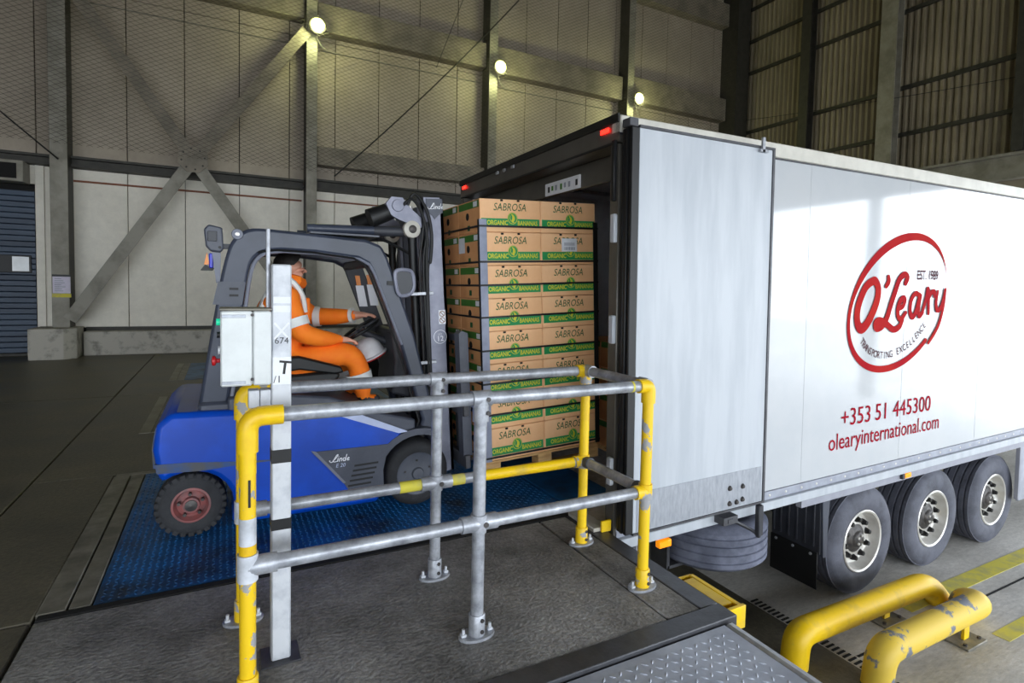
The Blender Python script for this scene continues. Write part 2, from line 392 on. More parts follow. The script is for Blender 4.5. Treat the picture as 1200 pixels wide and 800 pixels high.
# ------------------------------------------------------------------ columns, beams and bracing
def h_column(x, label, z0=.0, z1=12, wy0=13.9, wy1=14.38, hw=.14, m='steel_column', name='steel_column', side=-1):
    t = thing(name, label, 'column', (x, wy0, z0), 'steel columns of the hall')
    MB().box((x-hw, wy0, z0), (x+hw, wy0+.025, z1), .004).build('front_flange', m, t)
    MB().box((x-hw, wy1-.025, z0), (x+hw, wy1, z1)).build('rear_flange', m, t)
    xw = x+side*(hw-.012)
    MB().box((xw-.012, wy0+.025, z0), (xw+.012, wy1-.025, z1)).build('web', 'steel_black', t)  # web coloured black: the shade between the flanges is in its colour
    return t
c1 = h_column(-2.87, 'grey steel column standing on a concrete block beside the roller door', z0=.6, side=1)
h_column(1.84, 'steel column behind the forklift where the long bracing ends', z0=0, hw=.12)
h_column(6.50, 'dark steel column behind the trailer, carrying the second floodlight along', hw=.12)
h_column(11.2, 'dark steel column behind the trailer roof, carrying the third floodlight along', hw=.12)
h_column(15.85, 'broad dark column in the corner of the panel wall and corrugated wall', hw=.3, wy0=13.7, m='steel_black')
for (y0, y1, lab, hw, m) in [(8.72, 9.14, 'wide grey column in front of the corrugated end wall', .16, 'steel_column'), (11.3, 11.6, 'narrow dark post against the corrugated end wall', .1, 'steel_black'), (6.0, 6.2, 'narrow post on the corrugated end wall above the yard opening', .1, 'steel_black')]:
    t = thing('steel_column', lab, 'column', (WX-.3, (y0+y1)/2, GZ if m == 'steel_column' else 4.96), 'steel columns of the hall')
    zb = GZ if m == 'steel_column' else 4.96
    x1 = WX-.2 if m == 'steel_column' else WX-.07
    MB().box((x1-.3, y0, zb), (x1-.275, y1, 12)).build('front_flange', m, t)
    MB().box((x1-.275, (y0+y1)/2-.015, zb), (x1-.025, (y0+y1)/2+.015, 12)).build('web', m, t)
    MB().box((x1-.025, y0, zb), (x1, y1, 12)).build('rear_flange', m, t)
# column across the yard opening that the trailer flank mirrors
for yy in (-3.5, 1.0):
    t = tag(MB().box((WX-.45, yy-.15, GZ), (WX-.15, yy+.15, 12), .02).build('steel_column', 'steel_column'), 'grey column between the yard openings of the end wall', 'column', 'end wall opening columns')
bk = MB().prism([(-3.30, 13.5), (-2.76, 13.5), (-2.58, 13.68), (-2.58, 14.3), (-3.30, 14.3)], 2, 0, .6).build('concrete_block', 'concrete_block', bevel=.012)
tag(bk, 'chipped white concrete block under the column beside the roller door', 'block')
# safety sign on the column
t = thing('wall_notice', 'small lilac notice with a yellow foot on the column beside the roller door', 'sign', (-2.87, 13.89, 1.5))
MB().box((-2.99, 13.886, 1.28), (-2.71, 13.899, 1.63)).build('sheet', 'paper_lilac', t)
MB().box((-3.0, 13.88, 1.61), (-2.7, 13.8995, 1.65)).build('top_rail', 'rubber_black', t)
MB().box((-3.0, 13.88, 1.20), (-2.7, 13.8995, 1.275)).build('foot_strip', 'yellow_line', t)
for k in range(7): MB().box((-2.96, 13.8845, 1.32+k*.04), (-2.96+.1+.11*random.random(), 13.8859, 1.335+k*.04)).build('text_line', 'trailer_grey', t)

def beam(x0, x1, z0, z1, lab, y0=14.12, m='steel_beam', fl_=.05):
    t = thing('wall_beam', lab, 'beam', (x0, y0, z0))
    MB().box((x0, y0, z0), (x1, WY-.002, z0+fl_)).build('bottom_flange', m, t)
    MB().box((x0, y0, z1-fl_), (x1, WY-.002, z1)).build('top_flange', m, t)
    MB().box((x0, y0+.1, z0+fl_), (x1, y0+.14, z1-fl_)).build('web', m, t)
beam(-15, -3.02, 3.82, 4.02, 'dark horizontal beam above the roller door', m='steel_black')
beam(-2.72, 1.69, 3.82, 4.04, 'dark horizontal beam crossing the braced bay above the cream panels', m='steel_black')
beam(1.99, 6.35, 3.84, 4.1, 'dark horizontal beam behind the forklift mast, lowest of three', m='steel_black')
beam(6.65, 15.5, 3.84, 4.1, 'dark horizontal beam along the wall hidden behind the trailer', m='steel_black')
def flat_beam(x0, x1, z0, z1, lab, m='steel_beam'):
    tag(MB().box((x0, 14.05, z0), (x1, WY-.002, z1), .01).build('wall_beam', m), lab, 'beam')
flat_beam(1.99, 6.35, 4.42, 4.86, 'wide drab girder on the wall behind the forklift mast')
flat_beam(1.99, 6.35, 7.55, 8.2, 'wide drab girder beneath the netting between first and second floodlight')
flat_beam(6.65, 11.0, 7.5, 8.2, 'wide drab girder between the second and third floodlight')
flat_beam(11.4, 15.5, 7.55, 8.3, 'wide drab girder between third floodlight and corner column')
flat_beam(11.4, 15.5, 10.75, 11.5, 'high drab girder beside the corner column, just under the roof')
flat_beam(-2.72, 1.69, 7.75, 8.2, 'wide drab girder over the top of the cross bracing')
for (x0, x1, wh) in [(-2.7, 1.7, 'across the cross bracing'), (1.99, 6.35, 'above the forklift mast'), (6.65, 11.0, 'above the trailer roof')]:
    tag(MB().tube([(x0, 14.387, 7.22), (x1, 14.387, 7.25)], .014, 6).build('cable_conduit', 'steel_column'), 'thin pale conduit along the wall below the upper girder, '+wh, 'conduit', 'wall conduits')
# cross bracing
xb = thing('cross_bracing', 'drab steel cross bracing with a bolted centre plate on the panel wall', 'bracing', (-.57, 13.95, 4.18))
nd = Vector((-.57, 14.0, 4.18))
for ex, ez in [(-2.74, 7.4), (1.72, 7.4), (-2.72, .75), (1.72, .75)]:
    e = Vector((ex, 14.0, ez)); d = (e-nd).normalized(); n = Vector((-d.z, 0, d.x))*.12; s0 = nd+d*.2
    MB().prism([((s0+n).x, (s0+n).z), ((e+n).x, (e+n).z), ((e-n).x, (e-n).z), ((s0-n).x, (s0-n).z)], 1, 13.84, 13.865).build('brace_arm', 'steel_beam' if ez > 4 else 'steel_column', xb)
    MB().prism([((s0+n*.1).x, (s0+n*.1).z), ((e+n*.1).x, (e+n*.1).z), ((e-n*.1).x, (e-n*.1).z), ((s0-n*.1).x, (s0-n*.1).z)], 1, 13.865, 13.895).build('brace_rib', 'steel_beam', xb)
gp = MB().prism([(nd.x+.3*cos(rad(22.5+45*k)), nd.z+.3*sin(rad(22.5+45*k))) for k in range(8)], 1, 13.81, 13.839).build('gusset_plate', 'steel_beam', xb)
for k in range(8):
    a = rad(45*k+10); MB().cyl((nd.x+.22*cos(a), 13.79, nd.z+.22*sin(a)), (nd.x+.22*cos(a), 13.81, nd.z+.22*sin(a)), .02, 6).build('bolt', 'steel_black', gp)

# bird netting in front of the upper wall
nb = MB(); NY = 13.55; za, zb = 4.15, 11.9; xa, xb_ = -6.0, 15.4; st = .17; H = zb-za; slope = 1.9
def cord(p, q):
    p = Vector(p); q = Vector(q); d = (q-p).normalized(); n = Vector((-d.z, 0, d.x))*.003; o = Vector((0, .003, 0))
    nb.add([p+n, p-n, p+o, q+n, q-n, q+o], [(0,1,4,3), (1,2,5,4), (2,0,3,5)])
k = xa-H*slope
while k < xb_:
    for sgn in (1, -1):
        x0, x1 = (k, k+H*slope) if sgn > 0 else (k+H*slope, k)
        z0_, z1_ = za, zb
        def clip(xx): return za+(xx-x0)/(x1-x0)*H
        p = [(x0, za), (x1, zb)]
        q = []
        for (xx, zz) in p:
            if xx < xa: xx, zz = xa, clip(xa)
            if xx > xb_: xx, zz = xb_, clip(xb_)
            q.append((xx, zz))
        if abs(q[0][0]-q[1][0]) > .05: cord((q[0][0], NY+(.01 if sgn > 0 else 0), q[0][1]), (q[1][0], NY+(.01 if sgn > 0 else 0), q[1][1]))
    k += st
no = nb.build('bird_netting', 'net_cord', smooth=0); tag(no, 'fine diamond bird netting hung across the upper wall', 'netting'); no['kind'] = 'stuff'
def rope(a, b, r, lab, sag=.1):
    a = Vector(a); b = Vector(b)
    tag(MB().tube([a+(b-a)*(k/12)-Vector((0, 0, sag*4*(k/12)*(1-k/12))) for k in range(13)], r, 6).build('cable', 'cable_black'), lab, 'cable')
rope((2.35, 13.85, 4.15), (7.1, 13.66, 9.35), .018, 'black cable slanting up from the girder behind the mast', .12)
rope((4.7, 13.4, 7.0), (5.6, 13.4, 9.4), .008, 'thin cord hanging from the netting onto the black cable', 0)
rope((-2.86, 13.84, 3.9), (-6.4, 13.84, 7.3), .016, 'black cable slanting away from the column beside the roller door', .05)
rope((16.0, 6.2, 6.62), (16.0, 13.6, 7.55), .008, 'thin wire strung along the corrugated end wall', .05)

# ------------------------------------------------------------------ floodlights on the columns
def floodlight(x, lab):
    z = 7.5
    t = thing('floodlight', lab, 'floodlight', (x, 13.7, z-.2), 'greenish floodlights on the wall columns')
    MB().lathe([(.02, .12), (.16, .1), (.2, 0), (.185, -.02)], 1, (x, 13.68, z), 20).build('housing', 'steel_black', t)
    MB().lathe([(.0, -.07), (.09, -.055), (.145, -.015), (.15, .0)], 1, (x, 13.66, z), 20).build('lens', 'lamp_glow', t)
    MB().box((x-.03, 13.78, z-.04), (x+.03, 13.899, z+.04)).build('bracket', 'steel_black', t)
    MB().tube(catmull([(x, 13.78, z-.12), (x+.05, 13.86, z-.3), (x+.3, 13.97, z-.42), (x+.8, 14.2, z-.35)], 5), .011, 6).build('cable', 'steel_column', t)
    l = bpy.data.lights.new('floodlight_lamp', 'POINT'); l.energy = 75; l.color = (.95, 1, .45); l.shadow_soft_size = .12
    o = bpy.data.objects.new('floodlight_lamp', l); COL.objects.link(o); o.parent = t; o.location = (0, -.22, .1)
mat('lamp_glow', (250, 255, 140), .3, emit=14)
floodlight(1.93, 'lit floodlight on the column behind the forklift')
floodlight(6.60, 'lit floodlight on the column behind the trailer rear doors')
floodlight(11.35, 'lit floodlight on the column just above the trailer roof')

# ================================================================== DOCK LEVELLERS
def lug_field(x0, x1, y0, y1, z, pit=.05, ln=.034, wd=.011, h=.005):
    m = MB(); i = 0; x = x0
    while x < x1:
        j = 0; y = y0
        while y < y1:
            a = rad(45 if (i+j) % 2 else -45); c, s = cos(a), sin(a)
            def P(u, v_, zz): return (x+u*c-v_*s, y+u*s+v_*c, z+zz)
            m.add([P(-ln/2, 0, 0), P(0, -wd/2, 0), P(ln/2, 0, 0), P(0, wd/2, 0), P(-ln/5, 0, h), P(ln/5, 0, h)],
                  [(0,1,4), (1,5,4), (1,2,5), (2,3,5), (3,4,5), (3,0,4)])
            y += pit; j += 1
        x += pit; i += 1
    return m
t = thing('dock_leveller', 'worn blue tread-plate dock leveller under the forklift', 'dock leveller', (.75, 4.23, -.6))
MB().box((-.56, 3.205, -.05), (2.19, 5.262, .0), .004).build('deck_plate', 'tread_blue', t)
lug_field(-.53, 2.18, 3.23, 5.24, 0, pit=.034, ln=.026, wd=.009, h=.004).build('tread_lugs', 'tread_blue', t, smooth=0, kind='stuff')
MB().box((-.655, 3.205, -.05), (-.568, 5.262, .002), .004).build('hinge_strip', 'steel_edge', t)
MB().prism([(2.2, -.04), (2.62, .012), (2.62, .03), (2.2, .004)], 1, 3.3, 5.17).build('lip', 'tread_blue', t)
MB().box((-.3, 3.5, -.6), (1.8, 3.6, -.06)).box((-.3, 4.9, -.6), (1.8, 5.0, -.06)).build('support_beam', 'steel_dark', t)
t = thing('dock_leveller', 'bare grey tread-plate leveller of the next bay beside the railing', 'dock leveller', (.75, .75, -.12))
MB().box((-.76, -.3, -.12), (2.10, 1.79, -.012), .004).build('deck_plate', 'tread_grey', t)
lug_field(-.2, 2.06, -.2, 1.77, -.012, pit=.042, ln=.036, wd=.012, h=.004).build('tread_lugs', 'tread_grey', t, smooth=0, kind='stuff')
MB().box((2.105, -.3, -.12), (2.15, 1.79, -.006), .012).build('lip_edge', 'galvanised_light', t)
for yc, lab in ((7.71, 'worn blue dock leveller of the bay behind the forklift'), (11.19, 'blue dock leveller nearest the panel wall')):
    t = thing('dock_leveller', lab, 'dock leveller', (.75, yc, .001))
    MB().box((-.56, yc-1.03, .001), (2.06, yc+1.03, .006)).build('deck_plate', 'tread_blue', t)
    MB().box((-.77, yc-1.03, .001), (-.67, yc+1.03, .007)).build('edge_strip', 'steel_column', t)
    MB().box((-.66, yc-1.03, .001), (-.568, yc+1.03, .006)).build('hinge_strip', 'steel_edge', t)
# yellow dock bumpers on the platform face
def bumper(y0, y1, lab):
    t = thing('dock_bumper', lab, 'bumper', (2.2, (y0+y1)/2, -.6))
    MB().box((2.202, y0+.02, -.6), (2.23, y1-.02, -.06)).build('rubber_pad', 'rubber_black', t)
    MB().box((2.205, y0, -.13), (2.335, y0+.022, -.012), .003).build('end_plate', 'yellow_scuffed', t)
    MB().box((2.205, y1-.02, -.13), (2.335, y1, -.03), .003).build('end_plate', 'yellow_scuffed', t)
    MB().box((2.305, y0+.022, -.13), (2.335, y1-.02, -.02), .004).build('front_plate', 'yellow_scuffed', t)
    MB().box((2.232, y0+.06, -.05), (2.304, y1-.05, -.022), .003).build('top_plate', 'yellow_paint', t)
bumper(1.86, 2.24, 'yellow steel dock bumper beside the grey tread plate')
t = thing('dock_bumper', 'yellow steel dock bumper tucked behind the trailer rear post', 'bumper', (2.2, 2.95, -.6))
MB().box((2.202, 2.86, -.6), (2.225, 3.1, -.03)).build('rubber_pad', 'rubber_black', t)
MB().box((2.1, 2.84, .003), (2.215, 3.14, .03), .004).build('top_plate', 'concrete_block', t)
MB().box((2.15, 2.82, .003), (2.225, 2.838, .075), .003).build('end_plate', 'yellow_paint', t)

# ================================================================== TRAILER (local frame: x from the rear, y from the near flank, z from its floor)
TX, TY, TW, TL = 2.24, 2.82, 2.62, 13.5
TILT = rad(-1.05)
tr = thing('semi_trailer', 'white refrigerated semi-trailer with a red oval logo, backed to the dock', 'trailer', (TX, TY, 0), rot=(0, TILT, 0), local=True)
def T(mb, name, m, parent=tr, **k): return mb.build(name, m, parent, **k)
def ground(x): return GZ*cos(TILT)+sin(TILT)*x       # yard level in the trailer frame
HT = 2.65
xs = [0.06, 1.92, 3.30, 4.68, 6.06, 7.44, 8.82, 10.2, 11.58, 12.96, TL]
for a, b in zip(xs, xs[1:]):
    p = T(MB().box((a+.001, 0, .014), (b-.001, .05, HT-.11)), 'side_panel', 'white_trailer')
for a in xs[1:-1]:
    T(MB().box((a-.045, -.0015, .014), (a+.045, 0, HT-.11), .0007), 'joint_strip', 'white_trailer')
T(MB().box((.0, -.014, HT-.105), (TL, .08, HT), .006), 'top_rail', 'rail_cream')
T(MB().box((.0, -.004, HT-.118), (TL, .02, HT-.106)), 'rail_gap', 'plastic_black')
br = T(MB().box((.02, -.008, -.055), (TL, .06, .012), .003), 'bottom_rail', 'trailer_grey')
T(MB().box((.02, -.034, -.125), (TL, .06, -.056), .004), 'bottom_flange', 'white_door')
riv = None
for k in range(64):
    x = 1.5+k*.19
    if x > TL-.1: break
    o = MB().lathe([(.0, -.006), (.008, -.004), (.011, 0)], 1, (x, -.008, -.022), 8)
    if riv is None: riv = T(MB().lathe([(.0, -.006), (.008, -.004), (.011, 0)], 1, (0, -.008, -.022), 8), 'rivet', 'alloy', br); riv.location.x = x
    else:
        c = riv.copy(); COL.objects.link(c); c.parent = br; c.location.x = x
T(MB().box((.06, .051, HT-.06), (TL, TW-.02, HT-.005)), 'roof', 'trailer_inside')
T(MB().box((.06, TW-.05, -.1), (TL, TW, HT)), 'far_side', 'trailer_inside')
T(MB().box((.0, .05, -.1), (TL, TW-.05, -.012)), 'floor_deck', 'galvanised_light')
T(MB().box((TL-.08, .051, -.01), (TL, TW-.051, HT-.061)), 'front_bulkhead', 'trailer_inside')
T(MB().box((.06, .0501, .0), (TL-.1, .075, .35)).box((.06, TW-.075, 0), (TL-.1, TW-.0501, .35)), 'scuff_liner', 'kick_plate')
# rear portal
hd = T(MB().prism([(0, HT+.005), (.0, HT-.16), (.05, HT-.17), (.16, HT-.17), (.16, HT-.062), (.06, HT-.062), (.06, HT+.005)], 1, .0, TW), 'portal_header', 'portal_frame')
T(MB().box((-.012, 0, HT-.04), (.0, TW, HT+.012)), 'header_gasket', 'rubber_black', hd)
T(MB().box((-.006, .02, HT-.17), (.0, TW-.02, HT-.155)), 'header_lip', 'rubber_black', hd)
for y in (.14, TW-.12): T(MB().box((-.012, y-.045, HT-.085), (-.0061, y+.045, HT-.055), .003), 'marker_lamp', 'led_red', hd)
for y in (1.42, 1.58, 1.72): T(MB().box((-.02, y-.025, HT-.075), (-.0061, y+.025, HT-.045), .004), 'lock_keeper', 'galvanised', hd)
for y0 in (0, TW-.09): T(MB().box((.0, y0, -.1), (.1, y0+.09, HT-.171), .006), 'portal_post', 'portal_frame')
T(MB().box((.0, .091, -.16), (.08, TW-.091, -.013)), 'rear_sill', 'trailer_grey')
for z in (1.22, 1.86, .3): T(MB().box((-.03, .0, z), (.0, .045, z+.18), .006), 'hinge', 'white_door', label='white hinge block on the rear post')
T(MB().box((-.03, .012, 2.12), (-.005, .04, 2.5), .004), 'gas_strut', 'rubber_black')
# interior: air duct bulge, hanging notice, load bar
for y in (.5, 1.3, 2.1): T(MB().box((.9, y-.03, HT-.09), (TL-.3, y+.03, HT-.061)), 'ceiling_track', 'kick_plate')
T(MB().box((.17, .0751, HT-.34), (.2, TW-.0751, HT-.16), .01), 'curtain_rail', 'portal_frame')
ns = T(MB().box((.155, .66, HT-.335), (.168, 1.16, HT-.235), .002), 'pictogram_strip', 'sticker')
for k, (u, c) in enumerate([(.70, 'print_black'), (.80, 'trailer_grey'), (.86, 'trailer_grey'), (.915, 'print_olive'), (.99, 'trailer_grey'), (1.045, 'print_olive'), (1.10, 'print_black')]):
    T(MB().box((.1525, u-.013, HT-.31+.004*(k % 3)), (.1549, u+.013, HT-.265)), 'pictogram', c, ns)
for z in (1.93, 1.25): T(MB().box((.35, .076, z), (1.5, .1, z+.035), .004), 'load_track', 'rubber_black')

# near door, swung right round and held flat against the flank
DY0, DY1 = -.115, -.035
dx0, dx1, dz0, dz1 = .065, 1.275, .012, 2.555
dn = T(MB().box((dx0, DY0, dz0), (dx1, DY1, dz1), .004), 'rear_door', 'white_door')
T(MB().box((dx0+.03, DY0-.004, dz0+.008), (dx1-.02, DY0-.0002, .275)), 'kick_plate', 'kick_plate', dn)
for (a, b) in [((dx0, DY0-.006, dz1), (dx1+.02, DY1, dz1+.016)), ((dx1, DY0-.006, dz0), (dx1+.02, DY1, dz1)), ((dx0, DY0-.006, dz0-.014), (dx1+.02, DY1, dz0))]:
    T(MB().box(a, b), 'edge_trim', 'steel_dark', dn)
for y, x in ((-.108, .0), (-.075, -.006), (-.042, .0)):
    T(MB().box((x, y-.013, dz0), (dx0, y+.013, dz1), .006), 'door_gasket', 'rubber_black', dn)
T(MB().box((-.02, -.125, dz1+.0), (.05, -.05, dz1+.05), .005), 'corner_cap', 'steel_dark', dn)
for (bx, bz) in [(.93, .165), (1.06, .16), (.93, .055), (1.00, .055), (1.06, .065)]:
    T(MB().lathe([(0, -.016), (.012, -.014), (.02, 0)], 1, (bx, DY0-.004, bz), 12), 'bolt_head', 'hub_dark', dn)
hk = T(MB().box((1.12, -.14, dz1-.03), (1.2, -.03, dz1-.012)).box((1.14, -.14, dz1-.03), (1.165, -.125, dz1+.07)), 'top_catch', 'galvanised', dn)
# door hold-back hook below the rail
hb = T(MB().box((.88, -.12, -.1), (1.02, -.03, -.045)).box((.92, -.125, -.09), (.97, -.1201, -.06)), 'door_holder', 'steel_dark')
T(MB().tube([(1.0, -.08, -.09), (1.2, -.1, -.2), (1.24, -.1, -.23)], .014, 6).tube([(1.24, -.12, -.02), (1.24, -.12, -.25)], .018, 6).box((1.22, -.14, -.24), (1.27, -.1, -.01), .006), 'hook_arm', 'plastic_black', hb)
df = T(MB().box((dx0, TW+.035, dz0), (dx1, TW+.115, dz1), .004), 'rear_door', 'white_door', label='far rear door folded back on the other flank')
# lamps and underrun bar at the tail
T(MB().box((.36, -.045, -.185), (.47, .0, -.135), .006), 'side_marker', 'amber')
T(MB().box((3.34, -.03, -.175), (3.44, .0, -.13), .006), 'side_marker', 'amber')
T(MB().box((3.30, -.028, -.18), (3.339, .0, -.127), .004), 'marker_bracket', 'plastic_black')
T(MB().box((.02, .0, -.24), (.06, .16, -.106), .004).box((.02, .02, -.34), (.05, .2, -.24), .004), 'tail_plate', 'chassis_grey')
ub = T(MB().tube(fillet([(.30, .12, -.1), (.30, .12, -.38), (.42, .14, -.46), (.42, 1.2, -.46), (.42, 2.48, -.46), (.30, 2.5, -.38), (.30, 2.5, -.1)], .08), .03, 8), 'underrun_bar', 'chassis_grey')
T(MB().prism([(.06, -.106), (.24, -.106), (.06, -.36)], 1, .06, .09), 'tail_bracket', 'chassis_grey')
# chassis
for y in (.62, 1.92): T(MB().box((.3, y, -.42), (TL-1, y+.08, -.101)), 'chassis_beam', 'steel_dark')
T(MB().box((1.9, -.0, -.2), (TL-.5, .05, -.106)), 'skirt_rail', 'chassis_grey')
for x in (3.0, 4.2, 5.4, 6.5): T(MB().box((x-.04, .1, -.25), (x+.04, TW-.1, -.101)), 'cross_member', 'steel_dark')
# wheels
R = .5
def wheel(x, y0, sgn):
    """super-single wheel; y0 is the outer sidewall, sgn=+1 near side"""
    zc = ground(x)+R; w_ = .37
    t = bpy.data.objects.new('wheel', None); COL.objects.link(t); t.parent = tr
    prof = [(.285, .03), (.30, .012), (.36, .0), (.43, .006), (.465, .02), (.487, .045)]
    gx = [.045, .075, .08, .09, .095, .135, .14, .15, .155, .205, .21, .22, .225, .275, .28, .29, .295, .325]
    for i, h in enumerate(gx):
        deep = i % 4 in (2, 3) and i > 0
        prof.append((.482 if deep else R-.002, h))
    prof += [(.487, .33), (.465, .35), (.43, .364), (.30, .36), (.285, .34)]
    prof = [(r, h*sgn) for r, h in prof]
    m = MB(); m.lathe(prof, 1, (x, y0, zc), 48, caps=False)
    o = m.build('tyre', 'tyre', t)
    # rim dish
    rp = [(.286, .03), (.292, .012), (.283, .006), (.268, .012), (.258, .05), (.248, .085), (.236, .10), (.20, .098), (.15, .085), (.13, .083)]
    MB().lathe([(r, h*sgn) for r, h in rp], 1, (x, y0, zc), 40, caps=False).build('rim', 'alloy', t)
    hp = [(.0, .03), (.055, .034), (.07, .045), (.078, .06), (.10, .066), (.112, .076), (.135, .084)]
    MB().lathe([(r, h*sgn) for r, h in hp], 1, (x, y0, zc), 28, caps=False).build('hub', 'hub_dark', t)
    for k in range(10):
        a = 2*pi*k/10+.2; c = (x+.178*cos(a), y0, zc+.178*sin(a))
        MB().lathe([(.0, .045*sgn), (.02, .048*sgn), (.023, .065*sgn), (.031, .085*sgn), (.031, .1*sgn)], 1, c, 8).build('wheel_nut', 'nut_black', t)
    for k in range(5):
        a = 2*pi*k/5; MB().cyl((x+.045*cos(a), y0+.034*sgn, zc+.045*sin(a)), (x+.045*cos(a), y0+.022*sgn, zc+.045*sin(a)), .012, 6).build('hub_bolt', 'alloy', t)
    return t
for x in (2.98, 4.19, 5.45):
    wheel(x, .11, 1); wheel(x, TW-.11, -1)
    T(MB().cyl((x, .3, ground(x)+R), (x, TW-.3, ground(x)+R), .07, 12), 'axle', 'steel_dark')
    T(MB().box((x-.35, .66, -.5), (x+.1, .74, -.42)).cyl((x+.25, .72, -.55), (x+.25, .72, -.15), .12, 12), 'air_spring', 'rubber_black')
# mudguard and flap behind the first axle
mg = T(MB().box((2.290, .09, -.72), (2.315, .56, -.12), .004), 'mudguard', 'plastic_black')
for y in (.14, .22, .30, .38, .46, .53): T(MB().box((2.275, y-.008, -.66), (2.290, y+.008, -.25), .003), 'rib', 'plastic_black', mg)
for z in (-.2, -.25): T(MB().box((2.270, .11, z), (2.290, .5, z+.02), .003), 'cross_rib', 'plastic_black', mg)
T(MB().prism([(2.280, -.127), (2.390, -.127), (2.352, -.74), (2.316, -.74)], 1, .07, .1, ), 'guard_edge', 'lift_grey', mg)
fp = T(MB().box((2.280, .10, -1.03), (2.290, .56, -.70), .003), 'mud_flap', 'rubber_black', mg)
for y in (.16, .33, .50): T(MB().cyl((2.270, y, -.73), (2.280, y, -.73), .012, 8), 'flap_bolt', 'galvanised', mg)
T(MB().box((2.32, .1, -.16), (6.2, .5, -.12), .004), 'wheel_cover', 'plastic_black')
# spare wheel slung flat under the tail
sp = bpy.data.objects.new('spare_wheel', None); COL.objects.link(sp); sp.parent = tr
scx, scy, sz = 1.60, .70, -.76
prof = [(.285, .03), (.36, .0), (.45, .008), (.485, .035)]
for i, h in enumerate([.05, .085, .09, .10, .105, .155, .16, .17, .175, .225, .23, .24, .245, .285, .29, .3, .305, .33]):
    prof.append((.486 if (i % 4 in (2, 3)) else .5, h))
prof += [(.485, .345), (.45, .37), (.36, .375), (.285, .35)]
MB().lathe(prof, 2, (scx, scy, sz), 48, caps=False).build('tyre', 'tyre_dirty', sp)
MB().lathe([(.285, .33), (.27, .3), (.25, .2), (.1, .18), (.0, .18)], 2, (scx, scy, sz), 32, caps=False).build('rim', 'hub_dark', sp)
T(MB().box((scx-.55, scy-.1, sz-.03), (scx+.55, scy+.1, sz-.005)).box((scx-.56, scy-.1, sz-.03), (scx-.53, scy+.1, -.2)).box((scx+.53, scy-.1, sz-.03), (scx+.56, scy+.1, -.2)), 'spare_carrier', 'steel_dark', sp)
T(MB().box((5.81, .03, -.85), (11.5, .06, -.2), .006), 'side_skirt', 'trailer_grey')
T(MB().box((5.76, .02, -.82), (5.80, .06, -.13), .004), 'skirt_post', 'chassis_grey')
for y in (.35, TW-.45): T(MB().box((10.6, y, ground(10.6)+.03), (10.72, y+.1, -.1)).box((10.5, y-.08, ground(10.6)), (10.82, y+.18, ground(10.6)+.03)), 'landing_leg', 'steel_dark')

# lettering on the flank --------------------------------------------------
def flank(px, py):                            # pixel -> (x, z) in the trailer frame
    p = at(px, py, 1, TY)-Vector((TX, TY, 0)); return Vector((p.x*cos(TILT)-p.z*sin(TILT), p.x*sin(TILT)+p.z*cos(TILT)))
L0 = -.0045
lc = flank(1052, 355); logo = MB(); e_a, e_b = .75, .60; lw = []
pp = []
for k in range(0, 101):
    a = rad(3+k*3.02); wd = .026+.05*max(0, sin(a-.2))**1.5+.034*max(0, -sin(a+.35))
    wd *= min(1, .12+k/14)
    pp.append((.04+.76*cos(a), .01+.175*cos(a)+.565*sin(a))); lw.append(wd)
M0 = faceY(lc.x, L0, lc.y)
logo.ribbon(pp, lw, M0)
T(logo, 'logo_ring', 'print_red', smooth=0)
# the script word, drawn stroke by stroke (unit: metre, before placing)
def script(strokes, M, name, m, parent, sc=1, sh=0, rot=0):
    mb = MB(); i = 0
    for pts, wd in strokes:
        c = catmull([(p[0]+sh*p[1], p[1], 0) for p in pts], 6); n = len(c)
        mb.ribbon([(p.x*sc, p.y*sc) for p in c], [wd*sc*(.82+.18*sin(pi*q/(n-1))) for q in range(n)], M @ Matrix.Translation((0, 0, .0003*i))); i += 1
    return mb.build(name, m, parent, smooth=0)
oleary = [
    ([(-.38,.20),(-.50,.14),(-.595,-.02),(-.60,-.15),(-.54,-.215),(-.44,-.15),(-.34,0),(-.315,.12),(-.36,.19),(-.40,.19)], .085),
    ([(-.17,.23),(-.165,.19),(-.20,.15)], .055),
    ([(.10,.18),(.13,.23),(.08,.255),(0,.21),(-.06,.10),(-.12,-.02),(-.17,-.13),(-.24,-.20),(-.32,-.215),(-.335,-.17),(-.27,-.15),(-.16,-.19),(-.06,-.235),(.03,-.21),(.07,-.15)], .066),
    ([(0,-.05),(.07,-.03),(.10,.02),(.08,.045),(.03,.02),(-.005,-.05),(.005,-.12),(.05,-.145),(.12,-.09)], .054),
    ([(.33,.07),(.27,.085),(.205,.03),(.19,-.07),(.23,-.13),(.29,-.08),(.35,.08),(.33,-.05),(.345,-.125),(.40,-.09)], .054),
    ([(.40,-.08),(.455,.05),(.475,.13),(.49,.05),(.50,-.10)], .052), ([(.49,.03),(.53,.09),(.585,.10),(.59,.06)], .05),
    ([(.645,.10),(.625,0),(.645,-.07),(.70,-.06),(.75,.02),(.78,.12)], .05), ([(.78,.12),(.76,-.03),(.70,-.19),(.62,-.29),(.52,-.38)], .042)]
Mw = faceY(lc.x, L0-.002, lc.y)
script(oleary, Mw, 'logo_script', 'print_red', tr)
T(MB().text('EST. 1989', faceY(lc.x+.47, L0, lc.y+.25), size=.12, sx=.74, bold=.002), 'logo_lettering', 'print_grey', smooth=0)
word = 'TRANSPORTING EXCELLENCE'
for i, ch in enumerate(word):
    a = rad(207+(315-207)*(i/(len(word)-1)))
    if ch != ' ': T(MB().text(ch, faceY(lc.x+.02+.60*cos(a), L0, lc.y+.14*cos(a)+.44*sin(a), atan2(-.14*sin(a)+.44*cos(a), -.60*sin(a))), size=.09, sx=.8), 'logo_letter', 'print_grey', smooth=0)
